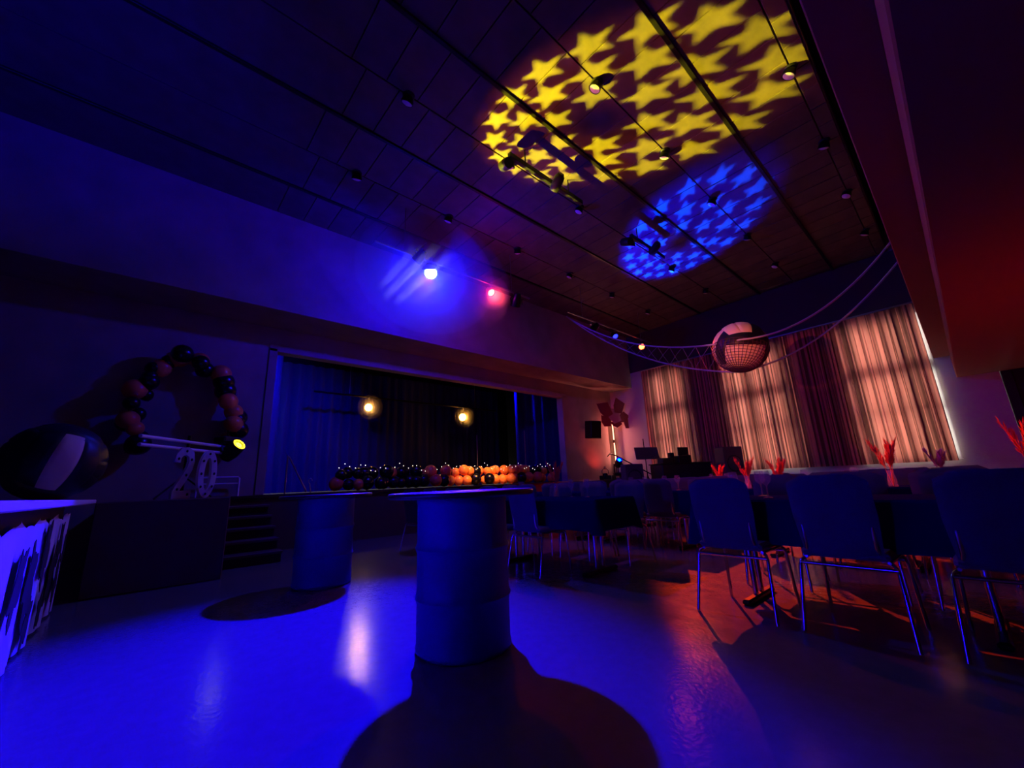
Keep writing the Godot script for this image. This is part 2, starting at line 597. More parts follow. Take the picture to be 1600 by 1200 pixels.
func windows_and_curtain() -> void:
	var wz := [[-7.3, -5.92], [-4.72, -3.02], [-1.76, -0.12]]
	for w in wz:
		var o := Node3D.new()
		o.name = "window_%d" % (wz.find(w) + 1)
		o.set_meta("kind", "structure")
		tag(o, "tall window behind the curtain, %s from the stage" % WORDS[wz.find(w)], "window")
		add_child(o)
		o.position = Vector3(XW + 0.035, 1.06, w[0])
		var L: float = w[1] - w[0]
		var f := MB.new()
		bb(f, Vector3(-0.03, 0, 0), Vector3(0.04, 0.07, L), 0.006)
		bb(f, Vector3(-0.03, 3.31, 0), Vector3(0.04, 3.38, L), 0.006)
		bb(f, Vector3(-0.03, 0.06, 0), Vector3(0.04, 3.32, 0.07), 0.006)
		bb(f, Vector3(-0.03, 0.06, L - 0.07), Vector3(0.04, 3.32, L), 0.006)
		obj("frame", f, M.white_paint, o)
		for q in [[2.06, 0.26], [1.15, 0.1]]:
			f = MB.new()
			bb(f, Vector3(-0.04, q[0], 0.06), Vector3(0.05, q[0] + q[1], L - 0.06), 0.006)
			obj("crossbar", f, M.white_paint, o)
		for q in [[0.06, 1.16], [1.24, 2.07], [2.31, 3.32]]:
			f = MB.new()
			bb(f, Vector3(0.005, q[0], 0.06), Vector3(0.012, q[1], L - 0.06))
			obj("pane", f, M.glass, o)
	var fr := MB.new()
	bb(fr, Vector3(XW - 0.02, 4.82, ZB), Vector3(XW + 0.01, CEIL, -0.12), 0.004)
	struct("shade_trim_8", fr, M.dark_wall)  # dark sheet puts the shade above the rail into the colour
	# sill board
	var m := MB.new()
	bb(m, Vector3(XW - 0.2, 0.78, -7.9), Vector3(XW + 0.01, 0.815, 0.7), 0.006)
	struct("trim_7", m, M.white_paint)
	# the long pleated drape: folds overlap, so light crosses one layer here and three there
	var path := []
	var z := -7.46
	while z < -0.2:
		var w := rng.randf_range(0.03, 0.12)
		var d := rng.randf_range(0.03, 0.07)
		var ov := w * rng.randf_range(-0.1, 0.42)
		path.append(Vector2(0.0, z))
		path.append(Vector2(0.004, z + w * 0.4))
		path.append(Vector2(d * 0.5, z + w * 0.8 + ov))
		path.append(Vector2(d, z + w * 0.8))
		path.append(Vector2(d * 0.6, z + w - ov))
		z += w
	path.append(Vector2(0, z))
	var fine := []
	for k in path.size() - 1:
		var p0: Vector2 = path[maxi(k - 1, 0)]
		var p1: Vector2 = path[k]
		var p2: Vector2 = path[k + 1]
		var p3: Vector2 = path[mini(k + 2, path.size() - 1)]
		for s in 2:
			fine.append(p1.cubic_interpolate(p2, p0, p3, s * 0.5))
	fine.append(path[-1])
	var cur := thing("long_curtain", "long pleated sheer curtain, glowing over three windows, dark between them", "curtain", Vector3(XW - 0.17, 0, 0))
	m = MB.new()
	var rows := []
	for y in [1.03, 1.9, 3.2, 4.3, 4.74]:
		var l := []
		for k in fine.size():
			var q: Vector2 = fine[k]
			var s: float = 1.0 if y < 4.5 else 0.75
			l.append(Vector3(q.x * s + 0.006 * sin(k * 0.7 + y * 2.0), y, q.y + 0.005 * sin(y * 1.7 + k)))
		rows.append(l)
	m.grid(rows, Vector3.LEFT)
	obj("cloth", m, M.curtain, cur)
	m = MB.new()
	rows = []
	for y in [1.05, 2.9, 4.72]:
		var l := []
		for k in 61:
			l.append(Vector3(0.108 + 0.006 * sin(k * 1.3), y, -7.44 + 7.3 * k / 60.0))
		rows.append(l)
	m.grid(rows, Vector3.RIGHT)
	obj("unseen_lining", m, M.unseen_lining, cur)  # unseen white layer, bounces window light onto the wall beside the curtain
	m = MB.new()
	bb(m, Vector3(-0.03, 4.735, -7.5), Vector3(0.1, 4.775, -0.1), 0.006)
	obj("rail", m, M.steel, cur)
	for k in 9:
		m = MB.new()
		bb(m, Vector3(0.02, 4.75, -7.45 + 0.9 * k), Vector3(0.17, 4.78, -7.42 + 0.9 * k))
		obj("bracket", m, M.steel, cur)

# ---------------------------------------------------------------- lamps
# a theatre lamp: can, lens, yoke, clamp; its light sits just before the lens
func spot(called: String, label: String, at: Vector3, aim: Vector3, c: Color, lens_e: float, e: float, half: float, r := 0.1, len := 0.26, group := "", blend := 1.0, size := 0.06) -> Node3D:
	var t := thing(called, label, "stage light", at, 0.0, group)
	var b := Basis.looking_at((aim - at).normalized(), Vector3.UP)
	var turn := Transform3D(b * Basis(Vector3.RIGHT, -PI / 2), Vector3.ZERO)   # lathe's +y becomes the aim
	var m := MB.new()
	m.t = turn
	m.lathe([Vector2(0, -len), Vector2(r * 0.6, -len), Vector2(r * 0.8, -len * 0.8), Vector2(r, -len * 0.45), Vector2(r, 0.0), Vector2(r * 0.93, 0.0), Vector2(r * 0.9, -0.03)], 24)
	obj("can", m, M.black_metal, t)
	m = MB.new()
	m.t = turn
	m.lathe([Vector2(r * 0.92, -0.035), Vector2(r * 0.6, -0.02), Vector2(0, -0.014)], 20)
	obj("lens", m, glow(c, lens_e) if lens_e > 0.0 else M.glass_lens, t)
	m = MB.new()
	m.t = Transform3D(Basis(Vector3.UP, atan2(b.z.x, b.z.z)), Vector3.ZERO)
	m.tube([Vector3(-r - 0.015, 0, 0.1), Vector3(-r - 0.02, r * 1.2, 0.08), Vector3(-r * 0.6, r * 1.9, 0.06), Vector3(r * 0.6, r * 1.9, 0.06), Vector3(r + 0.02, r * 1.2, 0.08), Vector3(r + 0.015, 0, 0.1)], 0.009, 6)
	obj("yoke", m, M.black_metal, t)
	m = MB.new()
	m.box(Vector3(0, r * 1.9 + 0.045, 0.0), Vector3(0.05, 0.09, 0.06), 0.006)
	obj("clamp", m, M.steel, t)
	if e > 0.0:
		var l := SpotLight3D.new()
		l.name = "light"
		t.add_child(l, true)
		l.transform = Transform3D(b, (aim - at).normalized() * 0.03)
		l.light_color = c
		l.light_energy = e
		l.spot_angle = half
		l.spot_angle_attenuation = blend
		l.spot_range = 40.0
		l.spot_attenuation = 2.0
		l.light_size = size
		l.shadow_enabled = true
	return t

# stray light that leaves the lens sideways
func spill(t: Node3D, aim: Vector3, c: Color, e: float) -> void:
	var l := OmniLight3D.new()
	l.name = "spill_light"
	t.add_child(l, true)
	l.position = (aim - t.position).normalized() * 0.1
	l.light_color = c
	l.light_energy = e
	l.omni_range = 40.0
	l.omni_attenuation = 2.0
	l.light_size = 0.06
	l.shadow_enabled = true

func pipe(label: String, x0: float, x1: float, y: float, z: float, r := 0.024) -> void:
	var t := thing("lamp_bar", label, "lamp bar", Vector3((x0 + x1) * 0.5, y, z))
	var h := (x1 - x0) * 0.5
	var m := MB.new()
	m.tube([Vector3(-h, 0, 0), Vector3(h, 0, 0)], r, 10)
	obj("pipe", m, M.steel if r < 0.03 else M.black_metal, t)
	for s in [-0.7, 0.7]:
		m = MB.new()
		m.tube([Vector3(h * s, 0, 0), Vector3(h * s, CEIL - y, 0)], 0.008, 6)
		obj("hanger", m, M.steel, t)

func lamps() -> void:
	M.glass_lens = mat(Color(0.75, 0.75, 0.8), 0.12, 0.6)
	pipe("left steel lamp bar in front of the stage bulkhead, bearing the bright blue lamp", 2.6, 6.5, 5.3, -6.37)
	pipe("right steel lamp bar near the windows, bearing a small blue and an orange lamp", 7.9, 12.2, 5.33, -6.37)
	var main_lamp := spot("stage_lamp", "brightest lamp, with a blue white lens and a wide blue halo", Vector3(3.75, 5.05, -6.37), Vector3(0.6, 0.0, -2.6), Color(0.05, 0.0, 1.0), 0.0, 590.0, 20.5, 0.13, 0.26, "", 1.0, 0.07)
	(main_lamp.get_node("lens") as MeshInstance3D).set_surface_override_material(0, glow(Color(0.55, 0.85, 1.0), 60.0))
	spill(main_lamp, Vector3(0.55, 0.0, -2.75), Color(0.03, 0.0, 1.0), 11.0)
	var flap := MB.new()
	flap.t = Transform3D(Basis.looking_at((Vector3(0.6, 0.0, -2.6) - main_lamp.position).normalized(), Vector3.UP), Vector3.ZERO)
	flap.box(Vector3(0, 0.135, -0.1), Vector3(0.26, 0.006, 0.22), 0.002)
	flap.box(Vector3(0, 0.105, 0.0), Vector3(0.06, 0.06, 0.006), 0.002)
	obj("added_flap", flap, M.black_metal, main_lamp)  # flap added to keep the spill light off the ceiling
	spot("stage_lamp", "white rimmed lamp just left of the brightest blue lamp", Vector3(3.43, 5.2, -6.37), Vector3(2.5, 3.2, -9.0), Color(1, 1, 0.9), 0.0, 0.0, 20.0, 0.1, 0.26)
	var red_lamp := spot("stage_lamp", "red orange glowing lamp right of the brightest blue lamp", Vector3(5.3, 5.09, -6.37), Vector3(4.6, 0.0, -1.4), Color(1.0, 0.26, 0.22), 26.0, 5.5, 46.0, 0.09, 0.24, "", 0.8)
	spill(red_lamp, Vector3(2.6, 0.4, -1.6), Color(1.0, 0.12, 0.1), 0.35)
	spot("stage_lamp", "black lamp turned to the stage, right of the red lamp", Vector3(6.01, 4.97, -6.37), Vector3(7.25, 1.1, -9.4), Color(1.0, 0.66, 0.32), 2.0, 75.0, 13.0, 0.12, 0.3, "", 0.8, 0.04)
	spot("stage_lamp", "small blue lamp on the right lamp bar", Vector3(10.1, 5.1, -6.37), Vector3(7.5, 0.3, -2.0), Color(0.1, 0.12, 1.0), 8.0, 6.0, 18.0, 0.085, 0.24, "", 0.8)
	spot("stage_lamp", "orange lamp at the window end of the right lamp bar", Vector3(11.57, 5.07, -6.37), Vector3(5.6, 0.0, -0.5), Color(1.0, 0.24, 0.1), 40.0, 300.0, 15.0, 0.1, 0.26, "", 0.6)
	spot("stage_lamp", "unlit black lamp at the left end of the right lamp bar", Vector3(8.9, 5.0, -6.37), Vector3(8.2, 3.2, -8.6), Color(1, 1, 1), 0.0, 0.0, 20.0, 0.1, 0.28)
	# stage lamps behind the proscenium
	var warm := spot("stage_lamp", "left warm yellow lamp shining out from the dark stage", Vector3(5.18, 3.51, -12.6), Vector3(2.5, 0.6, -1.5), Color(1.0, 0.75, 0.32), 26.0, 2.0, 30.0, 0.13, 0.25)
	spill(warm, Vector3(2.5, 0.6, -1.5), Color(1.0, 0.62, 0.25), 0.5)
	warm = spot("stage_lamp", "right warm yellow lamp shining out from the dark stage", Vector3(8.86, 3.47, -12.6), Vector3(4.5, 0.8, -1.5), Color(1.0, 0.72, 0.3), 30.0, 2.0, 30.0, 0.15, 0.25)
	spill(warm, Vector3(4.5, 0.8, -1.5), Color(1.0, 0.62, 0.25), 0.7)
	pipe("black lamp bar at the back of the stage with two warm lamps", 3.5, 10.5, 3.85, -12.6, 0.031)
	# unseen blue floods inside the stage, placed to light the wing drapes
	spot("unseen_floodlight", "unseen blue flood behind the left side of the stage opening", Vector3(3.4, 4.5, -10.0), Vector3(2.6, 2.4, -13.0), Color(0.02, 0.02, 1.0), 3.0, 15.0, 55.0, 0.12, 0.24)
	spot("unseen_floodlight", "unseen blue flood behind the right side of the stage opening", Vector3(9.6, 4.5, -11.2), Vector3(10.9, 2.2, -10.6), Color(0.02, 0.02, 1.0), 3.0, 11.0, 55.0, 0.12, 0.24)
	# unseen stand out of view; its blue flood lights drums and chair backs from the camera's left
	var st := thing("unseen_lamp_stand", "unseen black tripod stand with three lamps on side arms, left of the bar", "lamp stand", Vector3(-2.6, 0, -1.25))
	var m := MB.new()
	m.tube([Vector3(0, 0.3, 0), Vector3(0, 2.34, 0)], 0.018)
	obj("pole", m, M.black_metal, st)
	for q in [[1.82, -0.4], [1.93, -0.9], [2.3, -0.75]]:
		m = MB.new()
		m.tube([Vector3(0, q[0], 0), Vector3(0, q[0], q[1])], 0.014)
		obj("arm", m, M.black_metal, st)
	for k in 3:
		m = MB.new()
		var a := TAU * k / 3
		m.tube([Vector3(0, 0.75, 0), Vector3(cos(a) * 0.5, 0.01, sin(a) * 0.5)], 0.012)
		obj("leg", m, M.black_metal, st)
	spot("unseen_floodlight", "unseen blue flood on the tripod stand, lighting drums and chair backs", Vector3(-2.6, 1.46, -1.6), Vector3(2.8, 0.9, -2.2), Color(0.06, 0.0, 1.0), 4.0, 6.2, 27.0, 0.14, 0.26, "", 1.0, 0.14)
	spot("stage_lamp", "unseen narrow orange lamp on the tripod stand, aimed at the hanging ball", Vector3(-2.6, 1.72, -2.1), Vector3(7.44, 3.1, -2.27), Color(1.0, 0.46, 0.2), 2.0, 75.0, 3.4, 0.06, 0.22, "", 1.0, 0.03)  # out of view, placed to light the front of the ball
	spot("unseen_floodlight", "unseen blue flood behind the bar turned up to the left ceiling", Vector3(-2.6, 2.0, -1.95), Vector3(-1.4, CEIL, -5.6), Color(0.0, 0.0, 1.0), 3.0, 24.0, 30.0, 0.1, 0.24)  # out of view, placed to turn the left ceiling blue
	# unseen red floods, placed to light beam, soffit, stage corner and bulkhead
	for p in [[Vector3(12.95, 0.2, -1.65), Vector3(9.0, 3.6, -0.3), "unseen red floor flood by the wall under the right window", 0.6], [Vector3(12.95, 0.2, -4.6), Vector3(8.0, 4.4, -1.5), "unseen red floor flood by the wall under the middle window", 0.45], [Vector3(11.9, 1.12, -8.5), Vector3(12.5, 3.4, -9.0), "unseen red uplight lighting the stage corner under the light tube", 1.2], [Vector3(6.4, 0.2, 4.4), Vector3(8.6, 2.84, 1.0), "unseen red floor flood lighting the gallery soffit from below", 4.2], [Vector3(9.3, 0.2, -7.7), Vector3(8.4, 4.0, -8.8), "unseen red floor flood lighting the wall above the stage front", 1.0]]:
		spot("unseen_floor_floodlight", p[2], p[0], p[1], Color(1.0, 0.05, 0.16) if p[0].z > -8 else Color(1.0, 0.25, 0.22), 6.0, p[3], 62.0, 0.09, 0.18, "", 1.0)

func star_poly(c: Vector2, ro: float, ri: float, turn: float, sub: int) -> PackedVector2Array:
	var out := PackedVector2Array()
	for k in 10:
		var a := turn + PI / 5 * k
		var b := turn + PI / 5 * (k + 1)
		var p := c + Vector2(cos(a), sin(a)) * (ro if k % 2 == 0 else ri)
		var q := c + Vector2(cos(b), sin(b)) * (ri if k % 2 == 0 else ro)
		for s in sub:
			out.append(p.lerp(q, float(s) / sub))
	return out

# plate with rings of 6, 12 and 18 star-shaped holes, drilled by leaving out triangles
func gobo_plate(R: float, edge: float, turn: float, big: float) -> MB:
	var stars := []
	var pts := PackedVector2Array()
	for ring in [[6, 0.4, 0.18 * big], [12, 0.69, 0.19 * big], [18, 1.0, 0.18 * big]]:
		for k in ring[0]:
			var a: float = turn + TAU * k / ring[0]
			var s := star_poly(Vector2(cos(a), sin(a)) * (R * ring[1]), R * ring[2], R * ring[2] * 0.43, PI / 2, 3)
			stars.append(s)
			pts.append_array(s)
	for k in 96:
		pts.append(Vector2(cos(TAU * k / 96), sin(TAU * k / 96)) * edge)
	for k in 36:
		for r in [0.2, 0.545, 0.84, 1.19]:
			var p: Vector2 = Vector2(cos(TAU * (k + 0.5) / 36), sin(TAU * (k + 0.5) / 36)) * R * r
			var free := true
			for s in stars:
				if Geometry2D.is_point_in_polygon(p, s):
					free = false
			if free and R * r < edge * 0.97:
				pts.append(p)
	var ix := Geometry2D.triangulate_delaunay(pts)
	var m := MB.new()
	for k in range(0, ix.size(), 3):
		var g := (pts[ix[k]] + pts[ix[k + 1]] + pts[ix[k + 2]]) / 3.0
		var hole := false
		for s in stars:
			if Geometry2D.is_point_in_polygon(g, s):
				hole = true
				break
		if not hole:
			m.face(Vector3(pts[ix[k]].x, pts[ix[k]].y, 0), Vector3(pts[ix[k + 1]].x, pts[ix[k + 1]].y, 0), Vector3(pts[ix[k + 2]].x, pts[ix[k + 2]].y, 0), Vector3(0, 0, -1))
	return m

func moving_head(label: String, at: Vector3, aim: Vector3, c: Color, power: float, wash: float, wash_c: Color, lens: Color, lens_e: float, base_up: bool) -> void:
	var t := thing("moving_head", label, "stage light", at)
	var d := (aim - at).normalized()
	var b := Basis.looking_at(d, Vector3.UP)
	var L := 0.3
	var head := MB.new()
	head.t = Transform3D(b * Basis(Vector3.RIGHT, -PI / 2), Vector3.ZERO)
	head.lathe([Vector2(0, -0.03), Vector2(0.06, -0.03), Vector2(0.1, 0.0), Vector2(0.12, 0.12), Vector2(0.11, L - 0.01), Vector2(0.1, L + 0.012), Vector2(0.062, L + 0.012), Vector2(0.062, L - 0.004), Vector2(0.1, L - 0.02), Vector2(0.1, 0.02), Vector2(0.0, -0.015)], 28)
	obj("head", head, M.black, t)
	var gp := gobo_plate(0.1486 * L, 0.063, 0.035, 1.0 if base_up else 0.86)
	var g := obj("star_plate", gp, M.black, t)
	g.transform = Transform3D(b, d * L)
	# the point of light behind the plate
	var q := MB.new()
	var h := 0.0011
	q.quad(Vector3(-h, -h, 0), Vector3(h, -h, 0), Vector3(h, h, 0), Vector3(-h, h, 0), Vector3(0, 0, -1))
	var src := obj("lamp_source", q, glow(c, power), t)
	src.transform = Transform3D(b, Vector3.ZERO)
	var sl := SpotLight3D.new()
	sl.name = "light"
	t.add_child(sl, true)
	sl.transform = Transform3D(b, d * 0.004)
	sl.light_color = wash_c
	sl.light_energy = wash
	sl.spot_angle = 11.5
	sl.spot_angle_attenuation = 0.2
	sl.spot_range = 40.0
	sl.spot_attenuation = 2.0
	sl.light_size = 0.01
	sl.shadow_enabled = true
	# glowing ring added round the plate to stand for the lit lens
	var ring := MB.new()
	ring.t = Transform3D(b * Basis(Vector3.RIGHT, -PI / 2), d * (L + 0.014))
	ring.lathe([Vector2(0.066, 0.0), Vector2(0.07, 0.006), Vector2(0.09, 0.006), Vector2(0.094, 0.0)], 28)
	obj("lens_glow", ring, glow(lens, lens_e), t)
	var side := Vector3(b.x.x, 0, b.x.z).normalized()
	var s := 1.0 if base_up else -1.0
	for k in [-1.0, 1.0]:
		var y := MB.new()
		y.tube([side * 0.145 * k + d * 0.12, side * 0.15 * k + d * 0.08 + Vector3(0, s * 0.1, 0), side * 0.13 * k + Vector3(0, s * 0.22, 0)], 0.025, 8)
		obj("yoke_arm", y, M.black, t)
	var bs := MB.new()
	bs.t = Transform3D(Basis(Vector3.UP, atan2(-side.z, side.x)), Vector3.ZERO)
	bs.box(Vector3(0, s * 0.27, 0), Vector3(0.3, 0.1, 0.24), 0.02)
	obj("base", bs, M.black, t)

func star_projectors() -> void:
	moving_head("moving head projector with a yellow glow throwing yellow stars on the ceiling", Vector3(0.964, 1.55, -7.975), Vector3(4.518, CEIL, -2.74), Color(1.0, 0.97, 0.03), 4.6e8, 105.0, Color(1.0, 0.4, 0.16), Color(1.0, 0.85, 0.1), 6.0, true)
	moving_head("moving head projector with a blue glow on a case, throwing blue stars on the ceiling", Vector3(12.247, 1.376, -8.2), Vector3(8.711, CEIL, -3.527), Color(0.0, 0.22, 1.0), 8.0e8, 720.0, Color(0.02, 0.0, 1.0), Color(0.0, 0.03, 1.0), 1.6, false)
	# flight case under the blue one
	var c := thing("flight_case", "black flight case on the stage corner carrying the blue projector", "case", Vector3(12.2, STAGE, -8.45))
	var m := MB.new()
	m.box(Vector3(0, 0.07, 0), Vector3(0.75, 0.14, 0.5), 0.01)
	obj("body", m, M.black, c)
	m = MB.new()
	m.box(Vector3(-0.02, 0.07, 0.253), Vector3(0.2, 0.07, 0.006), 0.002)
	obj("latch_plate", m, M.steel, c)
	for x in [-0.375, 0.375]:
		m = MB.new()
		m.box(Vector3(x, 0.07, 0.25), Vector3(0.02, 0.144, 0.02), 0.003)
		obj("corner_bar", m, M.steel, c)

func ceiling_lights() -> void:
	var proto: Node3D
	var xs := [2.1, 3.98, 5.86, 7.76, 9.66, 11.68]
	var zs := [-6.05, -4.19, -2.37, -0.55]
	for i in 4:
		for k in 6:
			var lab := "small round swivel ceiling spot, %s row from the stage, %s from the left" % [WORDS[i], WORDS[k]]
			var at := Vector3(xs[k], CEIL - 0.002, zs[i])
			if proto == null:
				proto = thing("ceiling_spot", lab, "ceiling light", at, 0.0, "ceiling spots")
				var m := MB.new()
				m.lathe([Vector2(0, -0.02), Vector2(0.07, -0.02), Vector2(0.085, -0.004), Vector2(0.085, 0.0)], 20)
				obj("mount", m, M.black, proto)
				m = MB.new()
				m.t = Transform3D(Basis(Vector3(1, 0, 0.4).normalized(), 0.5), Vector3(0, -0.02, 0))
				m.lathe([Vector2(0.07, -0.09), Vector2(0.085, -0.09), Vector2(0.085, -0.07), Vector2(0.07, -0.01), Vector2(0.03, 0.0), Vector2(0, 0.0)], 20)
				m.lathe([Vector2(0.078, -0.09), Vector2(0.07, -0.085)], 20)
				obj("head", m, M.black_metal, proto)
				m = MB.new()
				m.t = Transform3D(Basis(Vector3(1, 0, 0.4).normalized(), 0.5), Vector3(0, -0.03, 0))
				m.lathe([Vector2(0, -0.105), Vector2(0.045, -0.095), Vector2(0.072, -0.08)], 20)
				obj("lens", m, M.white_paint, proto)
			else:
				dup(proto, at, [0.0, 0.5, -0.4, 0.9][(i + k) % 4], lab, "ceiling spots")
	# two short black tracks with dark spots, under the star patterns
	for q in [[3.65, 5.45, "black ceiling track with dark spots across the yellow stars"], [7.1, 8.5, "black ceiling track with dark spots across the blue stars"]]:
		var t := thing("ceiling_track", q[2], "lamp bar", Vector3((q[0] + q[1]) * 0.5, 5.95, -3.85))
		var h: float = (q[1] - q[0]) * 0.5
		var m := MB.new()
		m.box(Vector3.ZERO, Vector3(2 * h, 0.09, 0.07), 0.008)
		obj("track", m, M.black, t)
		for s in [-0.6, 0.6]:
			m = MB.new()
			m.tube([Vector3(h * s, 0, 0), Vector3(h * s, CEIL - 5.95, 0)], 0.01, 6)
			obj("hanger", m, M.black_metal, t)
		for s in [[-0.95, -0.35, 0.18], [0.1, 0.3, -0.2]]:
			m = MB.new()
			m.t = Transform3D(Basis(Vector3(1, 0, 0.3).normalized(), 1.1 * signf(s[1])) * Basis(Vector3.RIGHT, 0.0), Vector3(h * s[0], -0.06, s[1] * 0.4))
			m.lathe([Vector2(0, -0.14), Vector2(0.08, -0.14), Vector2(0.09, -0.1), Vector2(0.085, 0.1), Vector2(0.05, 0.15), Vector2(0, 0.15)], 18)
			obj("spot_can", m, M.black, t)

# ---------------------------------------------------------------- floor things
func drum_profile() -> Array:
	var p := [Vector2(0, 0.0), Vector2(0.27, 0.0), Vector2(0.287, 0.012), Vector2(0.29, 0.03), Vector2(0.285, 0.045)]
	for y in [0.3, 0.58]:
		p.append_array([Vector2(0.285, y - 0.03), Vector2(0.291, y - 0.012), Vector2(0.297, y), Vector2(0.291, y + 0.012), Vector2(0.285, y + 0.03)])
	p.append_array([Vector2(0.285, 0.84), Vector2(0.29, 0.855), Vector2(0.287, 0.875), Vector2(0.275, 0.88), Vector2(0.268, 0.865), Vector2(0, 0.865)])
	return p

func barrels() -> void:
	for q in [[Vector3(1.59, 0, -2.28), "nearer blue oil drum with a round wooden top as standing table", 0.0], [Vector3(1.56, 0, -4.82), "farther blue oil drum with a round wooden top as standing table", 1.0]]:
		var t := thing("drum_table", q[1], "standing table", q[0], q[2], "drum tables")
		var m := MB.new()
		m.lathe(drum_profile(), 56)
		obj("drum", m, M.drum, t)
		m = MB.new()
		m.lathe([Vector2(0, 0.88), Vector2(0.46, 0.88), Vector2(0.468, 0.887), Vector2(0.47, 0.9), Vector2(0.468, 0.909), Vector2(0.462, 0.914), Vector2(0, 0.914)], 64)
		obj("tabletop", m, M.wood, t)

func bar_counter() -> void:
	var t := thing("bar_counter", "bar counter at the left edge with a bright blue lit white top edge", "bar", Vector3(-0.47, 0, -5.78))
	var m := MB.new()
	bb(m, Vector3(-0.75, 0.92, -1.0), Vector3(0.12, 0.965, 4.6), 0.008)
	obj("counter_top", m, M.white_paint, t)
	m = MB.new()
	bb(m, Vector3(-0.7, 0.0, 0.02), Vector3(-0.03, 0.92, 4.5), 0.006)
	obj("body", m, M.stage_front, t)
	# white printed skirt hung on the front, gathered in waves
	m = MB.new()
	var rows := []
	for y in [0.02, 0.25, 0.5, 0.7, 0.83]:
		var l := []
		for k in 131:
			var z := 4.5 * k / 130.0
			var hem := 0.02 * sin(z * 9.0) + 0.012 * sin(z * 23.0 + 1.0)
			var yy: float = y + (hem if y > 0.8 else 0.0)
			l.append(Vector3(0.012 + 0.012 * sin(z * 11.0) * (1.1 - y) + 0.005 * sin(z * 31.0), yy, z))
		rows.append(l)
	m.grid(rows, Vector3.RIGHT)
	var cl := obj("printed_skirt", m, M.white_cloth)
	tag(cl, "white cloth skirt with dark leaf shaped prints on the bar front", "skirt")
	cl.position = Vector3(-0.47, 0, -5.78)
	# dark leaf prints, sewn patches a few millimetres thick
	for q in [[0.55, 0.62, 0.1, 0.16, 0.2], [0.75, 0.4, 0.12, 0.2, -0.3], [1.25, 0.6, 0.1, 0.22, 0.15], [1.7, 0.45, 0.14, 0.25, 0.35], [2.1, 0.5, 0.12, 0.2, -0.2], [1.0, 0.2, 0.09, 0.12, 0.1], [0.35, 0.3, 0.08, 0.2, 0.1], [1.5, 0.2, 0.1, 0.15, -0.1], [0.2, 0.55, 0.06, 0.14, 0.0]]:
		var p := MB.new()
		var poly := PackedVector2Array()
		for k in 24:
			var a := TAU * k / 24
			var rr := 1.0 + 0.22 * sin(a * 5.0 + q[0] * 7.0) + 0.12 * sin(a * 9.0 + q[1] * 11.0)
			poly.append(Vector2(cos(a) * q[2] * rr, sin(a) * q[3] * rr).rotated(q[4]))
		p.prism(poly, 0.004)
		var o := obj("leaf_print", p, M.brown_print, cl)
		o.transform = Transform3D(Basis(Vector3.UP, PI / 2), Vector3(0.033, q[1], q[0]))

func chair_proto() -> Node3D:
	var t := thing("banquet_chair", "", "chair")
	var m := MB.new()
	m.box(Vector3(0.0, 0.455, 0), Vector3(0.42, 0.05, 0.43), 0.018)
	obj("seat", m, M.fabric, t)
	# back: rounded upright panel, curved a little, leaning back
	m = MB.new()
	var W := 0.212
	var front := []
	var rear := []
	for i in 13:
		var s := i / 12.0
		var y := 0.43 + 0.49 * s
		var hw := W * (0.9 + 0.1 * minf(1.0, s * 2.0))
		var r := 0.07
		if y > 0.92 - r:
			var k := (y - (0.92 - r)) / r
			hw -= r * (1.0 - sqrt(maxf(0.0, 1.0 - k * k)))
		if y < 0.43 + 0.03:
			var k := (0.46 - y) / 0.03
			hw -= 0.03 * (1.0 - sqrt(maxf(0.0, 1.0 - k * k)))
		var lf := []
		var lr := []
		for j in 11:
			var u := j / 5.0 - 1.0
			var x := -0.19 - 0.075 * s - 0.012 * (1.0 - u * u)
			var edge := 0.017 * sqrt(maxf(0.0, 1.0 - pow(absf(u), 6.0))) * sqrt(clampf(minf(s, 1.0 - s) * 14.0, 0.0, 1.0))
			lf.append(Vector3(x + edge, y, u * hw))
			lr.append(Vector3(x - edge, y, u * hw))
		front.append(lf)
		rear.append(lr)
	m.grid(front, Vector3.RIGHT)
	m.grid(rear, Vector3.LEFT)
	obj("backrest", m, M.fabric, t)
	for s in [-1.0, 1.0]:
		m = MB.new()
		m.tube([Vector3(-0.15, 0.42, s * 0.2), Vector3(-0.175, 0.4, s * 0.225), Vector3(-0.19, 0.37, s * 0.235), Vector3(-0.27, 0.004, s * 0.255)], 0.011, 8)
		obj("leg", m, M.chrome, t)
		m = MB.new()
		m.tube([Vector3(0.17, 0.42, s * 0.2), Vector3(0.195, 0.4, s * 0.215), Vector3(0.2, 0.37, s * 0.22), Vector3(0.235, 0.004, s * 0.235)], 0.011, 8)
		obj("leg", m, M.chrome, t)
		m = MB.new()
		m.tube([Vector3(-0.17, 0.43, s * 0.18), Vector3(-0.215, 0.5, s * 0.17), Vector3(-0.225, 0.62, s * 0.17)], 0.012, 6)
		obj("back_strut", m, M.chrome, t)
	m = MB.new()
	m.tube([Vector3(-0.185, 0.385, -0.235), Vector3(-0.185, 0.385, 0.235)], 0.01, 8)
	m.tube([Vector3(0.198, 0.39, -0.217), Vector3(0.198, 0.39, 0.217)], 0.01, 8)
	m.tube([Vector3(-0.17, 0.42, -0.2), Vector3(0.18, 0.42, -0.2)], 0.01, 8)
	m.tube([Vector3(-0.17, 0.42, 0.2), Vector3(0.18, 0.42, 0.2)], 0.01, 8)
	obj("frame", m, M.chrome, t)
	return t

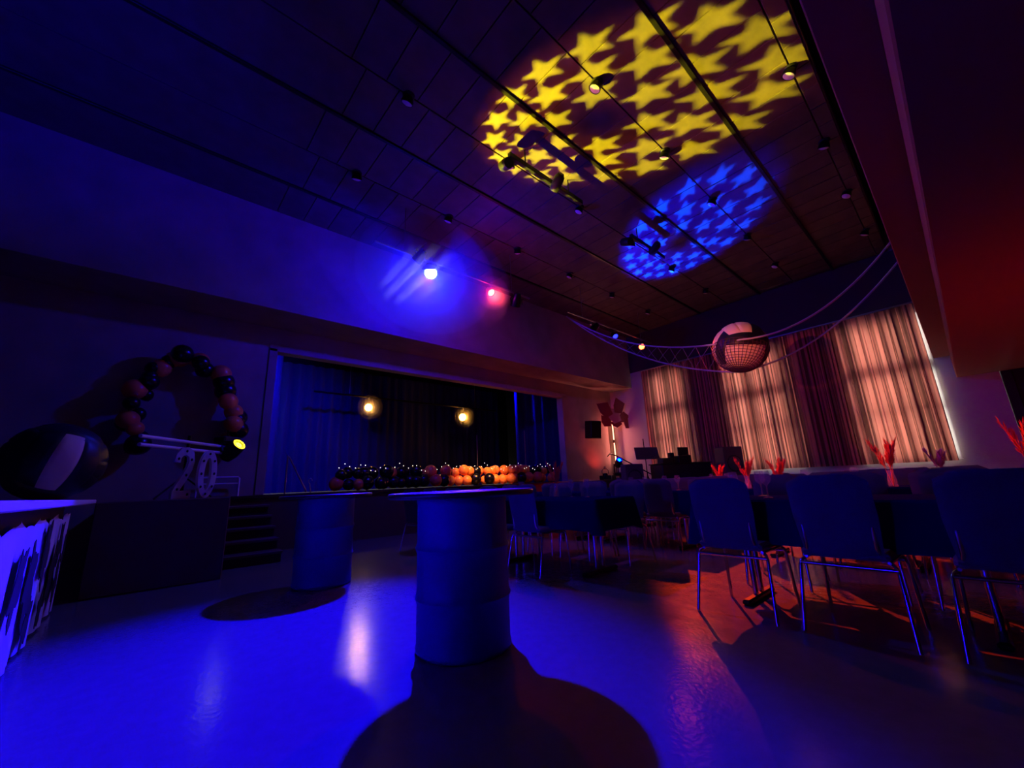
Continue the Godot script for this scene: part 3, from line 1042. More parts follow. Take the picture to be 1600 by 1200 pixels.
func cloth_mesh(hw: float, hl: float, drop: float, sd: float) -> MB:
	var m := MB.new()
	var rows := []
	var path := []
	var r := 0.03
	var per := []
	# outline walk, counter-clockwise, corner rounded
	var n := 0
	for c in [[Vector2(hw, hl), 0.0], [Vector2(-hw, hl), PI / 2], [Vector2(-hw, -hl), PI], [Vector2(hw, -hl), PI * 1.5]]:
		for k in 5:
			var a: float = c[1] + PI / 2 * k / 4.0
			per.append([c[0] - Vector2(signf(c[0].x), signf(c[0].y)) * r, Vector2(cos(a), sin(a)), true])
		var nxt: Array = [[Vector2(-hw, hl)], [Vector2(-hw, -hl)], [Vector2(hw, -hl)], [Vector2(hw, hl)]][n]
		var from: Vector2 = c[0] - Vector2(signf(c[0].x), signf(c[0].y)) * r
		var to: Vector2 = nxt[0] - Vector2(signf(nxt[0].x), signf(nxt[0].y)) * r
		var cnt := int(from.distance_to(to) / 0.06)
		var a2: float = c[1] + PI / 2
		for k in range(1, cnt):
			per.append([from.lerp(to, float(k) / cnt), Vector2(cos(a2), sin(a2)), false])
		n += 1
	per.append(per[0])
	for s in [0.0, 0.3, 1.0]:
		var l := []
		for k in per.size():
			var q = per[k]
			var corner: bool = q[2]
			var flare: float = (0.01 * sin(k * 0.9 + sd) + 0.012 + (0.05 if corner else 0.0)) * s
			var p: Vector2 = q[0] + q[1] * (r + flare)
			l.append(Vector3(p.x, 0.755 - 0.012 * (1.0 if s == 0.0 else 0.0) - drop * s - (0.03 * s if corner else 0.0), p.y))
		rows.append(l)
	var topl := []
	for k in per.size():
		var p: Vector2 = per[k][0] + per[k][1] * r * 0.6
		topl.append(Vector3(p.x, 0.757, p.y))
	m.grid([topl] + rows, Vector3(0, 1, 0.001))
	# the ring's outward sense differs side to side, so give each face its own
	m.v.clear()
	m.n.clear()
	m.uv.clear()
	var all := [topl] + rows
	for i in all.size() - 1:
		for k in per.size() - 1:
			var o0 := Vector3(per[k][1].x, 0.9 if i == 0 else 0.05, per[k][1].y).normalized()
			var o1 := Vector3(per[k + 1][1].x, 0.9 if i == 0 else 0.05, per[k + 1][1].y).normalized()
			m.tri(all[i][k], all[i][k + 1], all[i + 1][k + 1], o0, o1, o1)
			m.tri(all[i][k], all[i + 1][k + 1], all[i + 1][k], o0, o1, o0)
	for k in per.size() - 1:
		m.tri(Vector3(0, 0.757, 0), topl[k], topl[k + 1], Vector3.UP, Vector3.UP, Vector3.UP)
	return m

func glass_mesh() -> ArrayMesh:
	var m := MB.new()
	m.lathe([Vector2(0.034, 0.0), Vector2(0.033, 0.003), Vector2(0.006, 0.008), Vector2(0.004, 0.02), Vector2(0.004, 0.09), Vector2(0.012, 0.1), Vector2(0.034, 0.125), Vector2(0.039, 0.15), Vector2(0.031, 0.205)], 16)
	return m.mesh()

# ragged dried plume: many thin blades on one stalk
func plume(h: float, lean: Vector3, wide: float, count: int) -> MB:
	var m := MB.new()
	m.tube([Vector3.ZERO, Vector3(0, h * 0.5, 0) + lean * 0.35, Vector3(0, h, 0) + lean], 0.0025, 4)
	for k in count:
		var s := rng.randf_range(0.42, 1.0)
		var base := Vector3(0, h * s, 0) + lean * s * s
		var a := rng.randf() * TAU
		var w := wide * (1.15 - s * 0.7)
		var tip := base + Vector3(cos(a) * w, h * rng.randf_range(0.1, 0.24), sin(a) * w) + lean * 0.15
		var across := (tip - base).cross(Vector3(cos(a + 1.0), 0.3, sin(a + 1.0))).normalized() * 0.005
		var mid := base.lerp(tip, 0.5) + Vector3(0, 0.006, 0)
		var out := across.cross(tip - base).normalized()
		m.face(base, mid + across, tip, out)
		m.face(base, mid - across, tip, out)
	return m

func vase(label: String, at: Vector3, h: float, m_: Material, sd: int) -> void:
	rng.seed = sd
	var t := thing("flower_vase", label, "vase", at, 0.0, "")
	var m := MB.new()
	m.lathe([Vector2(0, 0.001), Vector2(0.035, 0.001), Vector2(0.038, 0.01), Vector2(0.036, 0.08), Vector2(0.026, 0.13), Vector2(0.03, 0.16), Vector2(0.027, 0.16), Vector2(0.022, 0.13), Vector2(0.032, 0.08), Vector2(0.033, 0.012), Vector2(0, 0.01)], 18)
	obj("glass", m, M.glass, t)
	for l in [Vector3(0.05, 0, 0.08), Vector3(-0.02, 0, -0.1), Vector3(0.04, 0, 0.02), Vector3(-0.04, 0, 0.05)]:
		obj("plume", plume(h * rng.randf_range(0.82, 1.0), l, 0.042, 80), m_, t).position = Vector3(0, 0.01, 0)

func tables_and_chairs() -> void:
	var rowsx := [3.72, 5.78, 7.85, 9.95]
	var rown := ["nearest row", "second row", "third row", "window row"]
	var spans := [[-1.6, 0.2], [0.22, 2.02], [-4.35, -2.55], [-6.15, -4.37]]
	var posn := ["at the right", "at the far right", "at the centre", "nearest the stage"]
	var chair: Node3D
	var tproto: Node3D
	var cm := cloth_mesh(0.36, 0.9, 0.3, 1.0).mesh()
	for r in 4:
		for s in 4:
			if (s == 1 and r > 1) or (r == 3 and s == 3):
				continue
			var zc: float = (spans[s][0] + spans[s][1]) * 0.5
			var x: float = rowsx[r]
			if r == 1 and s == 0:
				zc -= 0.42
			var place := "of the %s, %s" % [rown[r], posn[s]]
			var lab := "folding table on steel legs under navy cloth, %s, %s" % [rown[r], posn[s]]
			if tproto == null:
				tproto = thing("banquet_table", lab, "table", Vector3(x, 0, zc), 0.0, "banquet tables")
				var m := MB.new()
				m.box(Vector3(0, 0.735, 0), Vector3(0.7, 0.03, 1.79), 0.006)
				obj("tabletop", m, M.wood, tproto)
				for z in [-0.62, 0.62]:
					m = MB.new()
					m.tube([Vector3(-0.06, 0.03, z), Vector3(-0.06, 0.72, z)], 0.02, 10)
					obj("leg", m, M.chrome, tproto)
					m = MB.new()
					m.tube([Vector3(0.06, 0.03, z), Vector3(0.06, 0.72, z)], 0.02, 10)
					obj("leg", m, M.chrome, tproto)
					m = MB.new()
					m.box(Vector3(0, 0.02, z), Vector3(0.56, 0.04, 0.06), 0.012)
					obj("foot", m, M.black_metal, tproto)
			else:
				dup(tproto, Vector3(x, 0, zc), 0.0, lab, "banquet tables")
			var c := obj("tablecloth", cm, M.navy_cloth)
			c.position = Vector3(x, 0, zc)
			tag(c, "navy cloth with hanging corners on the table %s" % place, "tablecloth", "navy tablecloths")
			# chairs
			var zz: Array = [[-1.27, -0.62, 0.04], [0.72, 1.35], [-3.95, -3.38], [-5.9, -5.3, -4.7]][s]
			var zf: Array = [[-1.3, -0.72, -0.1], [0.6, 1.25], [-4.1, -3.5, -2.95], [-5.8, -5.2]][s]
			if r > 0:
				zz = [[-1.35, -0.8, -0.2], [0.6], [-4.0, -3.45, -2.92], [-5.9, -5.4, -4.85]][s]
			for side in 2:
				var k := 0
				for z in (zz if side == 0 else zf):
					var turn: float = (0.0 if side == 0 else PI) + rng.randf_range(-0.05, 0.05)
					var at := Vector3(x - 0.33 if side == 0 else x + 0.62, 0, z)
					var cl := "dark padded chrome chair, %s side, %s, table %s, %s from stage" % ["camera" if side == 0 else "window", rown[r], posn[s], WORDS[k]]
					if chair == null:
						chair = chair_proto()
						chair.position = at
						chair.rotation.y = turn
						tag(chair, cl, "chair", "banquet chairs")
					else:
						dup(chair, at, turn, cl, "banquet chairs")
					k += 1
	# glasses
	var gm := glass_mesh()
	var spots := [[3.85, -1.42, "nearest table at the right, stage end"], [3.88, -1.22, "nearest table at the right, second from its stage end"], [3.62, -1.1, "nearest table at the right, camera side"], [3.9, -3.3, "centre table of the nearest row, right end"], [3.85, -3.02, "centre table of the nearest row, beside the vase"], [3.55, -3.8, "centre table of the nearest row, left of the chair"], [5.6, -3.75, "centre table of the second row, first from the left"], [5.62, -3.55, "centre table of the second row, second from the left"], [5.6, -3.3, "centre table of the second row, third from the left"], [5.62, -3.0, "centre table of the second row, fourth from the left"], [5.6, -2.8, "centre table of the second row, fifth from the left"], [5.6, -0.85, "right table of the second row, middle"], [5.62, -1.3, "right table of the second row, stage end"], [7.7, -3.2, "centre table of the third row, middle"], [7.72, -2.95, "centre table of the third row, right end"]]
	for q in spots:
		var g := obj("wine_glass", gm, M.glass)
		g.position = Vector3(q[0], 0.758, q[1])
		tag(g, "clear stemmed wine glass on the %s" % q[2], "glass", "wine glasses")
	vase("vase of orange dried grasses between the two right hand chairs", Vector3(5.5, 0.758, -0.56), 0.42, M.plume, 11)
	vase("vase of dried grasses on the nearest table's centre part, by the glasses", Vector3(3.98, 0.758, -3.62), 0.38, M.plume, 12)
	vase("vase of dull dried grasses left of the middle window, third row", Vector3(7.8, 0.758, -3.1), 0.36, M.plume, 13)
	vase("vase of two reddish plumes below the middle window, left one", Vector3(5.75, 0.758, -1.95), 0.33, M.plume, 14)
	vase("vase of two reddish plumes below the middle window, right one", Vector3(5.85, 0.758, -1.62), 0.33, M.plume, 15)
	vase("vase of violet dried grasses below the right window's corner", Vector3(7.85, 0.758, -0.3), 0.36, M.violet_plume, 16)
	vase("vase of bright red dried grasses at the right edge of the picture", Vector3(5.7, 0.758, 0.34), 0.5, M.plume, 17)
	rng.seed = 99

# ---------------------------------------------------------------- the hanging ball
# cube sphere: 6 faces of 3 strips, every strip a panel with its own rounded edge
func ball_panels(t: Node3D, R: float, turn: Basis, dark: Array, light_m: Material, dark_m: Material) -> void:
	var faces := [[Vector3.BACK, Vector3.RIGHT, Vector3.UP], [Vector3.LEFT, Vector3.UP, Vector3.BACK], [Vector3.RIGHT, Vector3.UP, Vector3.FORWARD], [Vector3.UP, Vector3.BACK, Vector3.RIGHT], [Vector3.DOWN, Vector3.BACK, Vector3.LEFT], [Vector3.FORWARD, Vector3.RIGHT, Vector3.DOWN]]
	for f in 6:
		var F = faces[f]
		for k in 3:
			var m := MB.new()
			m.t = Transform3D(turn, Vector3.ZERO)
			var N := 8
			var rows := []
			for i in N + 1:
				var l := []
				for j in N + 1:
					var a := -1.0 + 2.0 * i / N
					var b := -1.0 + (2.0 / 3.0) * (k + float(j) / N)
					var p: Vector3 = (F[0] + F[1] * tan(a * PI / 4) + F[2] * tan(b * PI / 4)).normalized()
					var ed := minf(minf(i, N - i), minf(j, N - j))
					l.append(p * R * (0.975 if ed < 0.5 else 1.0))
				rows.append(l)
			m.grid(rows, F[0])
			obj("panel", m, dark_m if dark[f][k] else light_m, t)
	var core := MB.new()
	core.lathe([Vector2(0, -R * 0.97), Vector2(R * 0.5, -R * 0.84), Vector2(R * 0.84, -R * 0.5), Vector2(R * 0.97, 0), Vector2(R * 0.84, R * 0.5), Vector2(R * 0.5, R * 0.84), Vector2(0, R * 0.97)], 24)
	obj("seam", core, dark_m, t)

func volleyball_net() -> void:
	var C := Vector3(7.44, 3.07, -2.27)
	var R := 0.435
	var t := thing("giant_volleyball", "giant inflated volleyball of pale and navy panels hanging in the net", "ball", C)
	var to_cam := (Vector3(0, 0.95, 0) - C).normalized()
	var fz := (to_cam + Vector3(0.1, 0.1, 0.25)).normalized()
	var fx := Vector3.UP.cross(fz).normalized()
	var turn := Basis(fx, fz.cross(fx), fz) * Basis(Vector3.BACK, -0.12) * Basis(Vector3.RIGHT, 0.3)
	var F := false
	ball_panels(t, R, turn, [[F, F, true], [true, F, true], [true, F, F], [F, F, true], [F, F, F], [F, true, F]], M.ball_light, M.navy_rubber)
	# net: two border ropes with sag, cords gathered between, a mesh basket under the ball
	var net := thing("hanging_net", "volleyball net slung from the stage lamps to the beam under the ball", "net", Vector3.ZERO)
	var a0 := Vector3(7.86, 5.18, -6.37)
	var b0 := Vector3(7.5, 4.05, -0.13)
	var b1 := Vector3(8.1, 3.95, -0.13)
	var left := C + Vector3(-0.30, -0.1, -0.35)
	var lines := []
	for q in [[0.0, b0, 0.05], [-0.16, b1, -0.12]]:
		var ctr := C + Vector3(-0.31, q[2] - 0.05, 0.12).normalized() * (R + 0.02)
		if q[0] < 0.0:
			ctr = C + Vector3(0.2, -0.42, -0.2).normalized() * (R + 0.02)
		var pts := []
		for k in 17:
			var s := k / 16.0
			var p: Vector3 = a0.lerp(ctr, s)
			p.y -= 4.0 * s * (1.0 - s) * (0.42 + q[0] * 0.3)
			pts.append(p)
		for k in range(1, 17):
			var s := k / 16.0
			var p: Vector3 = ctr.lerp(q[1], s)
			p.y -= 4.0 * s * (1.0 - s) * 0.32
			pts.append(p)
		lines.append(pts)
		var m := MB.new()
		m.tube(pts, 0.016, 6)
		obj("border_rope", m, M.rope, net)
	var mesh := MB.new()
	for k in range(0, 15):
		mesh.tube([lines[0][k], (lines[0][k] + lines[1][k + 1]) * 0.5 + Vector3(0, -0.02, 0), lines[1][k + 1]], 0.004, 4, false)
		mesh.tube([lines[1][k], (lines[1][k] + lines[0][k + 1]) * 0.5 + Vector3(0, 0.01, 0), lines[0][k + 1]], 0.004, 4, false)
	obj("gathered_cords", mesh, M.rope, net).set_meta("kind", "stuff")
	var basket := MB.new()
	var tilt := Basis(Vector3(0.5, 0, -0.85).normalized(), 0.25)
	for k in 40:
		var a := TAU * k / 40
		var pts := []
		for i in 9:
			var la := -0.05 - 1.5 * i / 8.0
			pts.append(C + tilt * (Vector3(cos(a) * cos(la), sin(la), sin(a) * cos(la)) * (R + 0.006)))
		basket.tube(pts, 0.0045, 4, false)
	for i in 13:
		var la := -0.05 - 1.4 * i / 13.0
		var pts := []
		for k in 37:
			var a := TAU * k / 36
			pts.append(C + tilt * (Vector3(cos(a) * cos(la), sin(la), sin(a) * cos(la)) * (R + 0.006)))
		basket.tube(pts, 0.0045, 4, false)
	obj("mesh_basket", basket, M.dark_cord, net).set_meta("kind", "stuff")

# ---------------------------------------------------------------- balloons
func balloon_mesh() -> ArrayMesh:
	var m := MB.new()
	var prof := []
	for k in 13:
		var a := PI * k / 12.0 - PI / 2
		var r := cos(a)
		var y := sin(a)
		if y < 0:
			r *= 1.0 - 0.16 * y * y
			y *= 1.06
		prof.append(Vector2(maxf(r, 0.0), y))
	prof.insert(1, Vector2(0.05, -1.06))
	prof[0] = Vector2(0.0, -1.2)
	m.lathe(prof, 18)
	return m.mesh()

var bmesh: ArrayMesh

func balloon(label: String, at: Vector3, r: float, orange: bool, group: String) -> void:
	if bmesh == null:
		bmesh = balloon_mesh()
	var o := obj("balloon", bmesh, M.orange_balloon if orange else M.navy_balloon)
	var ax := Vector3(rng.randf_range(-1, 1), rng.randf_range(-0.2, 1), rng.randf_range(-1, 1)).normalized()
	o.transform = Transform3D(Basis(ax, rng.randf_range(0, 1.4)).scaled(Vector3.ONE * r), at)
	tag(o, label, "balloon", group)

func left_corner() -> void:
	# balloon arch on the wall left of the stage opening
	var arch := [Vector3(-0.1, 1.8, 0), Vector3(-0.22, 2.2, 0), Vector3(-0.2, 2.7, 0), Vector3(-0.02, 3.1, 0), Vector3(0.2, 3.3, 0), Vector3(0.6, 3.25, 0), Vector3(0.92, 2.95, 0), Vector3(1.06, 2.55, 0), Vector3(1.14, 2.15, 0), Vector3(1.08, 1.75, 0)]
	var k := 0
	var no := 0
	var nn := 0
	var cols := [0, 0, 1, 0, 1, 0, 0, 0, 1, 0, 0, 0, 1, 0, 1, 1, 1, 0, 1, 1, 0, 0, 1, 1, 0, 1, 0, 0, 1, 1, 0, 0, 1, 0, 1, 0]
	for i in arch.size() - 1:
		for s in 4:
			var p: Vector3 = arch[i].lerp(arch[i + 1], s / 4.0)
			var r := rng.randf_range(0.1, 0.17)
			p += Vector3(rng.randf_range(-0.09, 0.09), rng.randf_range(-0.05, 0.05), -8.72 + rng.randf_range(-0.08, 0.12))
			var orange: bool = cols[k % cols.size()] == 1
			var lab := "%s balloon in the arch left of the stage, %s %s one clockwise" % ["orange" if orange else "navy", WORDS[no if orange else nn], "orange" if orange else "navy"]
			balloon(lab, p, r, orange, "arch balloons")
			if orange:
				no += 1
			else:
				nn += 1
			k += 1
	# numeral stand on the platform
	var two := thing("marquee_digit", "white numeral two with dark bulbs, standing on the side platform", "numeral", Vector3(0.38, STAGE, -6.6), 0.3)
	two.scale = Vector3(0.62, 1.06, 1)
	var m := MB.new()
	m.prism(ribbon([Vector2(-0.13, 0.42), Vector2(-0.12, 0.49), Vector2(-0.06, 0.545), Vector2(0.02, 0.55), Vector2(0.09, 0.51), Vector2(0.11, 0.43), Vector2(0.09, 0.35), Vector2(0.02, 0.24), Vector2(-0.07, 0.13), Vector2(-0.12, 0.05)], 0.048), 0.07)
	obj("stroke", m, M.white_paint, two)
	m = MB.new()
	m.box(Vector3(0.0, 0.047, 0), Vector3(0.32, 0.094, 0.072), 0.006)
	obj("foot", m, M.white_paint, two)
	bulbs(two, [Vector2(-0.12, 0.46), Vector2(0.0, 0.55), Vector2(0.1, 0.45), Vector2(0.04, 0.27), Vector2(-0.08, 0.11), Vector2(0.1, 0.05)])
	var zero := thing("marquee_digit", "white numeral zero with dark bulbs, standing on the side platform", "numeral", Vector3(0.62, STAGE, -6.6), 0.3)
	zero.scale = Vector3(0.62, 1.0, 1)
	m = MB.new()
	var outer := PackedVector2Array()
	for i in 41:
		var a := TAU * i / 40 + 0.0001
		outer.append(Vector2(cos(a) * 0.165, 0.3 + sin(a) * 0.3))
	for i in 41:
		var a := TAU * (40 - i) / 40 + 0.0001
		outer.append(Vector2(cos(a) * 0.065, 0.3 + sin(a) * 0.2))
	for i in 40:
		var p := outer[i]
		var q := outer[i + 1]
		var p2 := outer[81 - i]
		var q2 := outer[80 - i]
		for sg in [-1.0, 1.0]:
			var o := Vector3(0, 0, 0.035 * sg)
			m.quad(Vector3(p.x, p.y, 0) + o, Vector3(q.x, q.y, 0) + o, Vector3(q2.x, q2.y, 0) + o, Vector3(p2.x, p2.y, 0) + o, Vector3(0, 0, sg))
		var e := Vector3(p.x, p.y - 0.3, 0).normalized()
		m.quad(Vector3(p.x, p.y, -0.035), Vector3(q.x, q.y, -0.035), Vector3(q.x, q.y, 0.035), Vector3(p.x, p.y, 0.035), e)
		m.quad(Vector3(p2.x, p2.y, -0.035), Vector3(q2.x, q2.y, -0.035), Vector3(q2.x, q2.y, 0.035), Vector3(p2.x, p2.y, 0.035), -e)
	obj("ring", m, M.white_paint, zero)
	bulbs(zero, [Vector2(0, 0.55), Vector2(0.1, 0.46), Vector2(0.115, 0.3), Vector2(0.1, 0.14), Vector2(0, 0.05), Vector2(-0.1, 0.14), Vector2(-0.115, 0.3), Vector2(-0.1, 0.46)])
	# stand with two crossbars carrying the yellow projector
	var st := thing("lighting_stand", "lighting stand with two pale crossbars above the numerals", "lamp stand", Vector3(0.43, STAGE, -7.2))
	var A := Vector3(-0.5, 0.74, 0.78)
	var B := Vector3(0.54, 0.78, -0.8)
	m = MB.new()
	m.tube([A, B], 0.022, 8)
	obj("crossbar", m, M.white_paint, st)
	m = MB.new()
	m.tube([A + Vector3(0, -0.1, 0), B + Vector3(0, -0.1, 0)], 0.022, 8)
	obj("crossbar", m, M.white_paint, st)
	m = MB.new()
	m.tube([Vector3(0, 0.0, 0), Vector3(0, 0.85, 0)], 0.02, 8)
	obj("pole", m, M.black_metal, st)
	for k2 in 3:
		m = MB.new()
		var a := TAU * k2 / 3 + 0.4
		m.tube([Vector3(0, 0.3, 0), Vector3(cos(a) * 0.35, 0.012, sin(a) * 0.35)], 0.012, 6)
		obj("leg", m, M.black_metal, st)
	m = MB.new()
	m.tube([B + Vector3(0, 0, 0), Vector3(0.534, 1.05, -0.775)], 0.015, 6)
	obj("hook", m, M.black_metal, st)
	# volleyball on the bar
	var vb := thing("volleyball", "large volleyball with a pale panel resting on the bar counter", "ball", Vector3(-0.66, 0.965 + 0.38, -6.05))
	var F := false
	var fz := (Vector3(0, 0.95, 0) - vb.position).normalized()
	var fx := Vector3.UP.cross(fz).normalized()
	ball_panels(vb, 0.38, Basis(fx, fz.cross(fx), fz) * Basis(Vector3.UP, 0.15) * Basis(Vector3.BACK, PI / 2 - 0.25), [[true, F, true], [true, true, true], [true, true, true], [true, true, true], [true, true, true], [true, true, true]], M.ball_light, M.navy_rubber)

func bulbs(t: Node3D, ps: Array) -> void:
	for p in ps:
		var m := MB.new()
		m.t = Transform3D(Basis(Vector3.RIGHT, PI / 2), Vector3(p.x, p.y, 0.035))
		m.lathe([Vector2(0.017, 0.0), Vector2(0.016, 0.012), Vector2(0.009, 0.02), Vector2(0, 0.022)], 10)
		obj("bulb", m, M.navy_rubber, t)

func ribbon(pts: Array, hw: float) -> PackedVector2Array:
	var l := PackedVector2Array()
	var r := PackedVector2Array()
	for k in pts.size():
		var d: Vector2 = (pts[mini(k + 1, pts.size() - 1)] - pts[maxi(k - 1, 0)]).normalized()
		var nn := Vector2(-d.y, d.x)
		l.append(pts[k] + nn * hw)
		r.append(pts[k] - nn * hw)
	r.reverse()
	l.append_array(r)
	return l

func stage_decor() -> void:
	rng.seed = 41
	# balloons along the front of the stage
	var no := 0
	var nn := 0
	var x := 3.25
	while x < 10.2:
		var mid := x > 5.9 and x < 8.9
		for lvl in 2:
			var r := rng.randf_range(0.12, 0.165)
			var orange := rng.randf() < (0.7 if mid else 0.5)
			var p := Vector3(x + rng.randf_range(-0.08, 0.08), STAGE + r * 1.1 + lvl * rng.randf_range(0.2, 0.27), -9.35 + rng.randf_range(-0.14, 0.14) - 0.1 * lvl)
			if orange and no < 40:
				balloon("orange balloon in the row along the stage edge, %s orange one from the left" % WORDS[no], p, r, true, "stage edge balloons")
				no += 1
			elif nn < 40:
				balloon("navy balloon in the row along the stage edge, %s navy one from the left" % WORDS[nn], p, r, false, "stage edge balloons")
				nn += 1
		x += 0.21
	# string of tiny lights lying over the balloons
	var sl := thing("fairy_lights", "string of tiny white lights lying along the stage balloons", "string lights", Vector3(3.2, STAGE, -9.2))
	var m := MB.new()
	var b := MB.new()
	var pts := []
	for k in 60:
		var s := k / 59.0
		var p := Vector3(s * 7.0, 0.5 + 0.06 * sin(k * 1.7) + 0.05 * sin(k * 0.6), 0.02 * sin(k * 2.3) - 0.05)
		pts.append(p)
		b.t = Transform3D(Basis(), p)
		b.lathe([Vector2(0, -0.009), Vector2(0.009, 0), Vector2(0, 0.009)], 6)
	m.tube(pts, 0.002, 4)
	obj("wire", m, M.black, sl)
	obj("bulb_lights", b, glow(Color(1.0, 0.95, 0.9), 4.0), sl).set_meta("kind", "stuff")
	# microphone stands
	for q in [[9.58, 1.75, -10.0, "tall thin microphone stand on the right of the stage"], [7.55, 1.5, -10.0, "dim microphone stand at the middle of the stage"]]:
		var t := thing("microphone_stand", q[3], "stand", Vector3(q[0], STAGE, q[2]))
		m = MB.new()
		m.tube([Vector3.ZERO, Vector3(0, q[1], 0)], 0.013, 6)
		obj("pole", m, M.steel, t)
		m = MB.new()
		m.lathe([Vector2(0, 0), Vector2(0.14, 0), Vector2(0.14, 0.012), Vector2(0.03, 0.03), Vector2(0, 0.03)], 18)
		obj("base", m, M.black_metal, t)
	# small hook-ended cable on the handrail
	var cb := MB.new()
	var cp := []
	for k in 13:
		var a := PI * k / 12.0 * 1.4
		cp.append(Vector3(0.03 * cos(a), 0.22 + 0.05 * sin(a), 0))
	cp.append(Vector3(0.02, 0.0, 0))
	cb.tube(cp, 0.009, 6)
	var cbo := obj("bent_hook", cb, M.steel)
	cbo.position = Vector3(2.42, STAGE, -8.5)
	tag(cbo, "small bright bent hook standing by the left stage handrail", "hook")

func right_corner() -> void:
	# loudspeaker on the stage wall
	var t := thing("wall_speaker", "black loudspeaker mounted on the wall right of the stage", "speaker", Vector3(11.68, 2.66, ZP))
	var m := MB.new()
	m.t = Transform3D(Basis(Vector3.UP, -0.25) * Basis(Vector3.RIGHT, 0.12), Vector3(0, 0, 0.32))
	m.box(Vector3.ZERO, Vector3(0.46, 0.62, 0.36), 0.02)
	obj("cabinet", m, M.black, t)
	m = MB.new()
	m.t = Transform3D(Basis(Vector3.UP, -0.25) * Basis(Vector3.RIGHT, 0.12), Vector3(0, 0, 0.32))
	m.box(Vector3(0, 0, 0.183), Vector3(0.42, 0.58, 0.01), 0.004)
	obj("grille", m, M.black_metal, t)
	m = MB.new()
	m.tube([Vector3(0, 0.1, 0), Vector3(0, 0.1, 0.2)], 0.03)
	obj("bracket", m, M.black_metal, t)
	# foil flags hung in the corner
	t = thing("flag_cluster", "cluster of crimson and pale foil flags hanging in the stage corner", "decoration", Vector3(12.95, 3.2, -8.55))
	for q in [[-0.42, 0.3, 0.5, 0.62, 0.25, 0], [0.12, 0.45, 0.45, 0.55, -0.5, 0], [-0.05, 0.05, 0.5, 0.6, 0.1, 1], [-0.38, -0.2, 0.42, 0.4, -0.2, 0], [0.3, -0.05, 0.5, 0.36, 0.7, 0], [0.5, -0.3, 0.34, 0.4, -0.3, 0], [0.05, -0.3, 0.4, 0.3, 0.4, 0]]:
		m = MB.new()
		m.t = Transform3D(Basis(Vector3.UP, -0.55) * Basis(Vector3.BACK, q[4]), Vector3(q[0] * 0.85, q[1] * 0.85, q[1] * 0.1 + q[0] * 0.5))
		m.prism(PackedVector2Array([Vector2(-q[2] * 0.5, q[3] * 0.5), Vector2(q[2] * 0.4, q[3] * 0.42), Vector2(q[2] * 0.5, -q[3] * 0.35), Vector2(-q[2] * 0.1, -q[3] * 0.5), Vector2(-q[2] * 0.42, -q[3] * 0.1)]), 0.01)
		obj("flag", m, M.pale_foil if q[5] else M.red_foil, t)
	m = MB.new()
	m.tube([Vector3(0, 0.3, 0), Vector3(0.02, 1.06, 0.0)], 0.006)
	obj("cord", m, M.rope, t)
	# light tube standing in the corner, in two lengths
	t = thing("light_tube", "upright glowing pink white light tube in the stage corner", "light tube", Vector3(13.22, STAGE, -8.9))
	for q in [[0.52, 1.34], [1.46, 2.16]]:
		m = MB.new()
		m.tube([Vector3(0, q[0], 0), Vector3(0, q[1], 0)], 0.022, 10)
		obj("tube_light", m, glow(Color(1.0, 0.62, 0.5), 4.0), t)
	m = MB.new()
	m.tube([Vector3(0.03, 0, -0.03), Vector3(0.03, 2.2, -0.03)], 0.012)
	obj("pole", m, M.black_metal, t)
	var al := AreaLight3D.new()
	al.name = "light"
	t.add_child(al)
	al.transform = Transform3D(Basis.looking_at(Vector3(-0.75, 0, 0.66), Vector3.UP), Vector3(-0.03, 1.35, 0.03))
	al.light_color = Color(1.0, 0.55, 0.52)
	al.light_energy = 3.6
	al.area_size = Vector2(0.04, 1.6)
	al.area_range = 30.0
	al.area_attenuation = 2.0
	al.shadow_enabled = true
	# sheet stand
	t = thing("display_stand", "tripod stand with a wide grey board in front of the first window", "stand", Vector3(12.3, 0, -7.1))
	m = MB.new()
	m.t = Transform3D(Basis(Vector3.UP, -0.5) * Basis(Vector3.RIGHT, -0.2), Vector3(0, 1.72, 0.03))
	m.box(Vector3.ZERO, Vector3(0.85, 0.4, 0.02), 0.006)
	obj("board", m, M.dark_wall, t)
	m = MB.new()
	m.tube([Vector3(-0.02, 0.5, -0.02), Vector3(-0.03, 2.2, -0.03)], 0.016)
	obj("pole", m, M.black_metal, t)
	for k in 3:
		var a := TAU * k / 3 + 0.5
		m = MB.new()
		m.tube([Vector3(-0.02, 1.0, -0.02), Vector3(cos(a) * 0.4, 0.012, sin(a) * 0.4)], 0.013)
		obj("leg", m, M.black_metal, t)
	# music desk: table with dark cloth, screens, mixer and loudspeaker
	t = thing("dj_table", "dark draped music desk in front of the first window", "table", Vector3(12.1, 0, -5.9), -0.55)
	m = MB.new()
	bb(m, Vector3(-0.8, 0, -0.35), Vector3(0.8, 1.3, 0.35), 0.02)
	obj("drape", m, M.navy_rubber, t)
	m = MB.new()
	bb(m, Vector3(-0.83, 1.3, -0.38), Vector3(0.83, 1.33, 0.38), 0.008)
	obj("tabletop", m, M.black, t)
	var tq := Transform3D(Basis(Vector3.UP, -0.55), Vector3(12.1, 1.33, -5.9))
	for q in [[Vector3(0.1, 0, 0.0), Vector3(0.42, 0.22, 0.3), "black mixer with knobs in the middle of the music desk", "mixer"], [Vector3(-0.5, 0, 0.05), Vector3(0.34, 0.16, 0.3), "low black player at the left end of the music desk", "player"], [Vector3(0.22, 0.22, -0.1), Vector3(0.36, 0.26, 0.03), "black laptop screen upright on the mixer", "laptop"], [Vector3(-0.2, 0, -0.1), Vector3(0.14, 0.32, 0.14), "slim black lamp can upright on the music desk", "lamp"]]:
		m = MB.new()
		m.box(Vector3(0, q[1].y * 0.5, 0), q[1], 0.012)
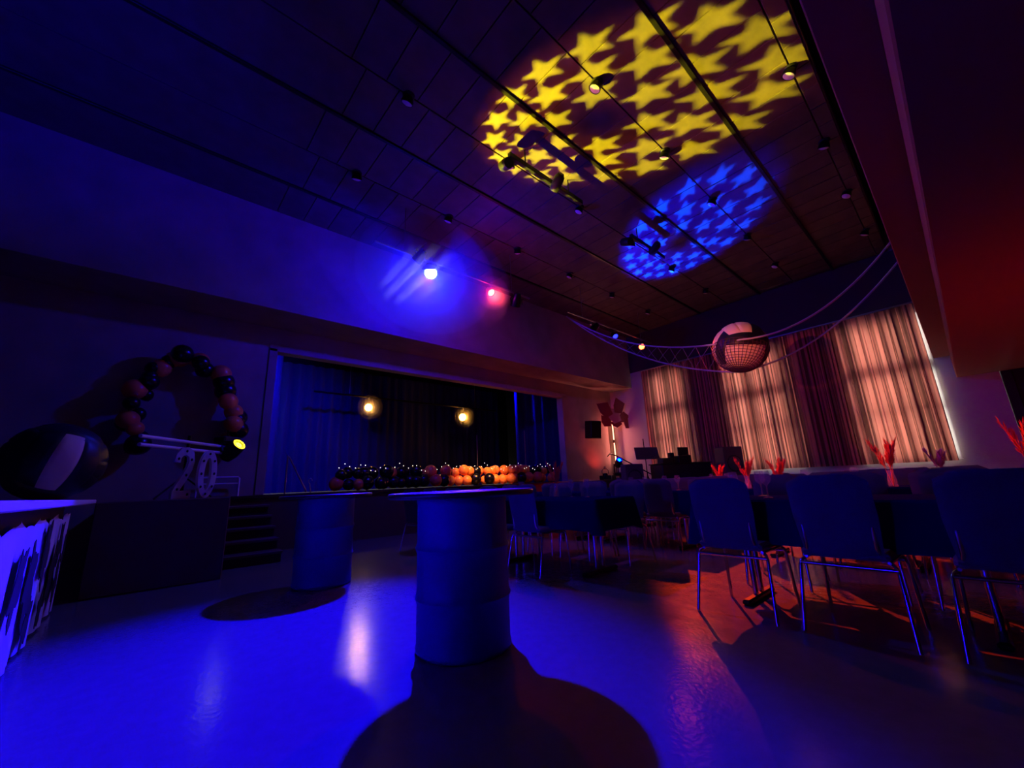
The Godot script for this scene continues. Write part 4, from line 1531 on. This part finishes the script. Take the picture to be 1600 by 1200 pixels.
		var o := obj(q[3] if q[3] != "lamp" else "lamp_can", m, M.black)
		o.transform = Transform3D(tq.basis, tq * q[0])
		tag(o, q[2], q[3])
	for q in [[Vector3(10.95, 0, -6.85), 0.55, 1.35, 0.4, "grey sided loudspeaker standing left of the music desk"], [Vector3(12.85, 0, -4.75), 0.6, 1.72, 0.45, "tall grey loudspeaker standing right of the music desk"]]:
		t = thing("loudspeaker", q[4], "speaker", q[0], -0.6)
		m = MB.new()
		m.box(Vector3(0, q[2] * 0.5 + 0.001, 0), Vector3(q[1], q[2], q[3]), 0.02)
		obj("cabinet", m, M.dark_wall, t)
		m = MB.new()
		m.t = Transform3D(Basis(Vector3.RIGHT, PI / 2), Vector3(0, q[2] * 0.72, q[3] * 0.5))
		m.lathe([Vector2(q[1] * 0.4, 0), Vector2(q[1] * 0.36, 0.012), Vector2(q[1] * 0.3, -0.02), Vector2(0, -0.05)], 24)
		obj("cone", m, M.black, t)

func haze() -> void:
	var clouds := [[Vector3(3.75, 5.0, -6.42), Vector3(1.6, 1.5, 1.4), 0.1], [Vector3(3.75, 5.0, -6.42), Vector3(2.9, 2.3, 2.1), 0.13], [Vector3(3.7, 5.0, -6.45), Vector3(4.0, 2.45, 2.3), 0.045], [Vector3(3.6, 5.55, -6.4), Vector3(0.8, 1.2, 1.0), 0.07], [Vector3(4.6, 4.75, -6.4), Vector3(2.2, 0.9, 1.0), 0.05], [Vector3(4.0, 4.25, -6.4), Vector3(0.6, 1.2, 0.9), 0.06], [Vector3(3.4, 4.3, -6.4), Vector3(0.5, 1.0, 0.9), 0.05], [Vector3(2.7, 4.95, -6.6), Vector3(2.2, 0.7, 1.2), 0.05], [Vector3(5.25, 5.02, -6.25), Vector3(0.4, 0.4, 0.36), 0.7], [Vector3(5.25, 5.02, -6.25), Vector3(0.75, 0.75, 0.66), 0.3]]
	for p in [Vector3(5.15, 3.49, -12.4), Vector3(8.8, 3.44, -12.4)]:
		for w in [[0.3, 1.0], [0.44, 0.5], [0.6, 0.25], [0.8, 0.1]]:
			clouds.append([p, Vector3(w[0], w[0], w[0] * 0.8), w[1]])
	for q in clouds:
		var f := FogVolume.new()
		f.name = numbered("haze_cloud")
		f.shape = RenderingServer.FOG_VOLUME_SHAPE_ELLIPSOID
		f.size = q[1]
		f.position = q[0]
		var fm := FogMaterial.new()
		fm.albedo = Color(1, 1, 1)
		fm.density = q[2]
		f.material = fm
		f.set_meta("kind", "stuff")
		tag(f, "thin stage haze glowing softly around the lit lamps", "haze", "stage haze")
		add_child(f)
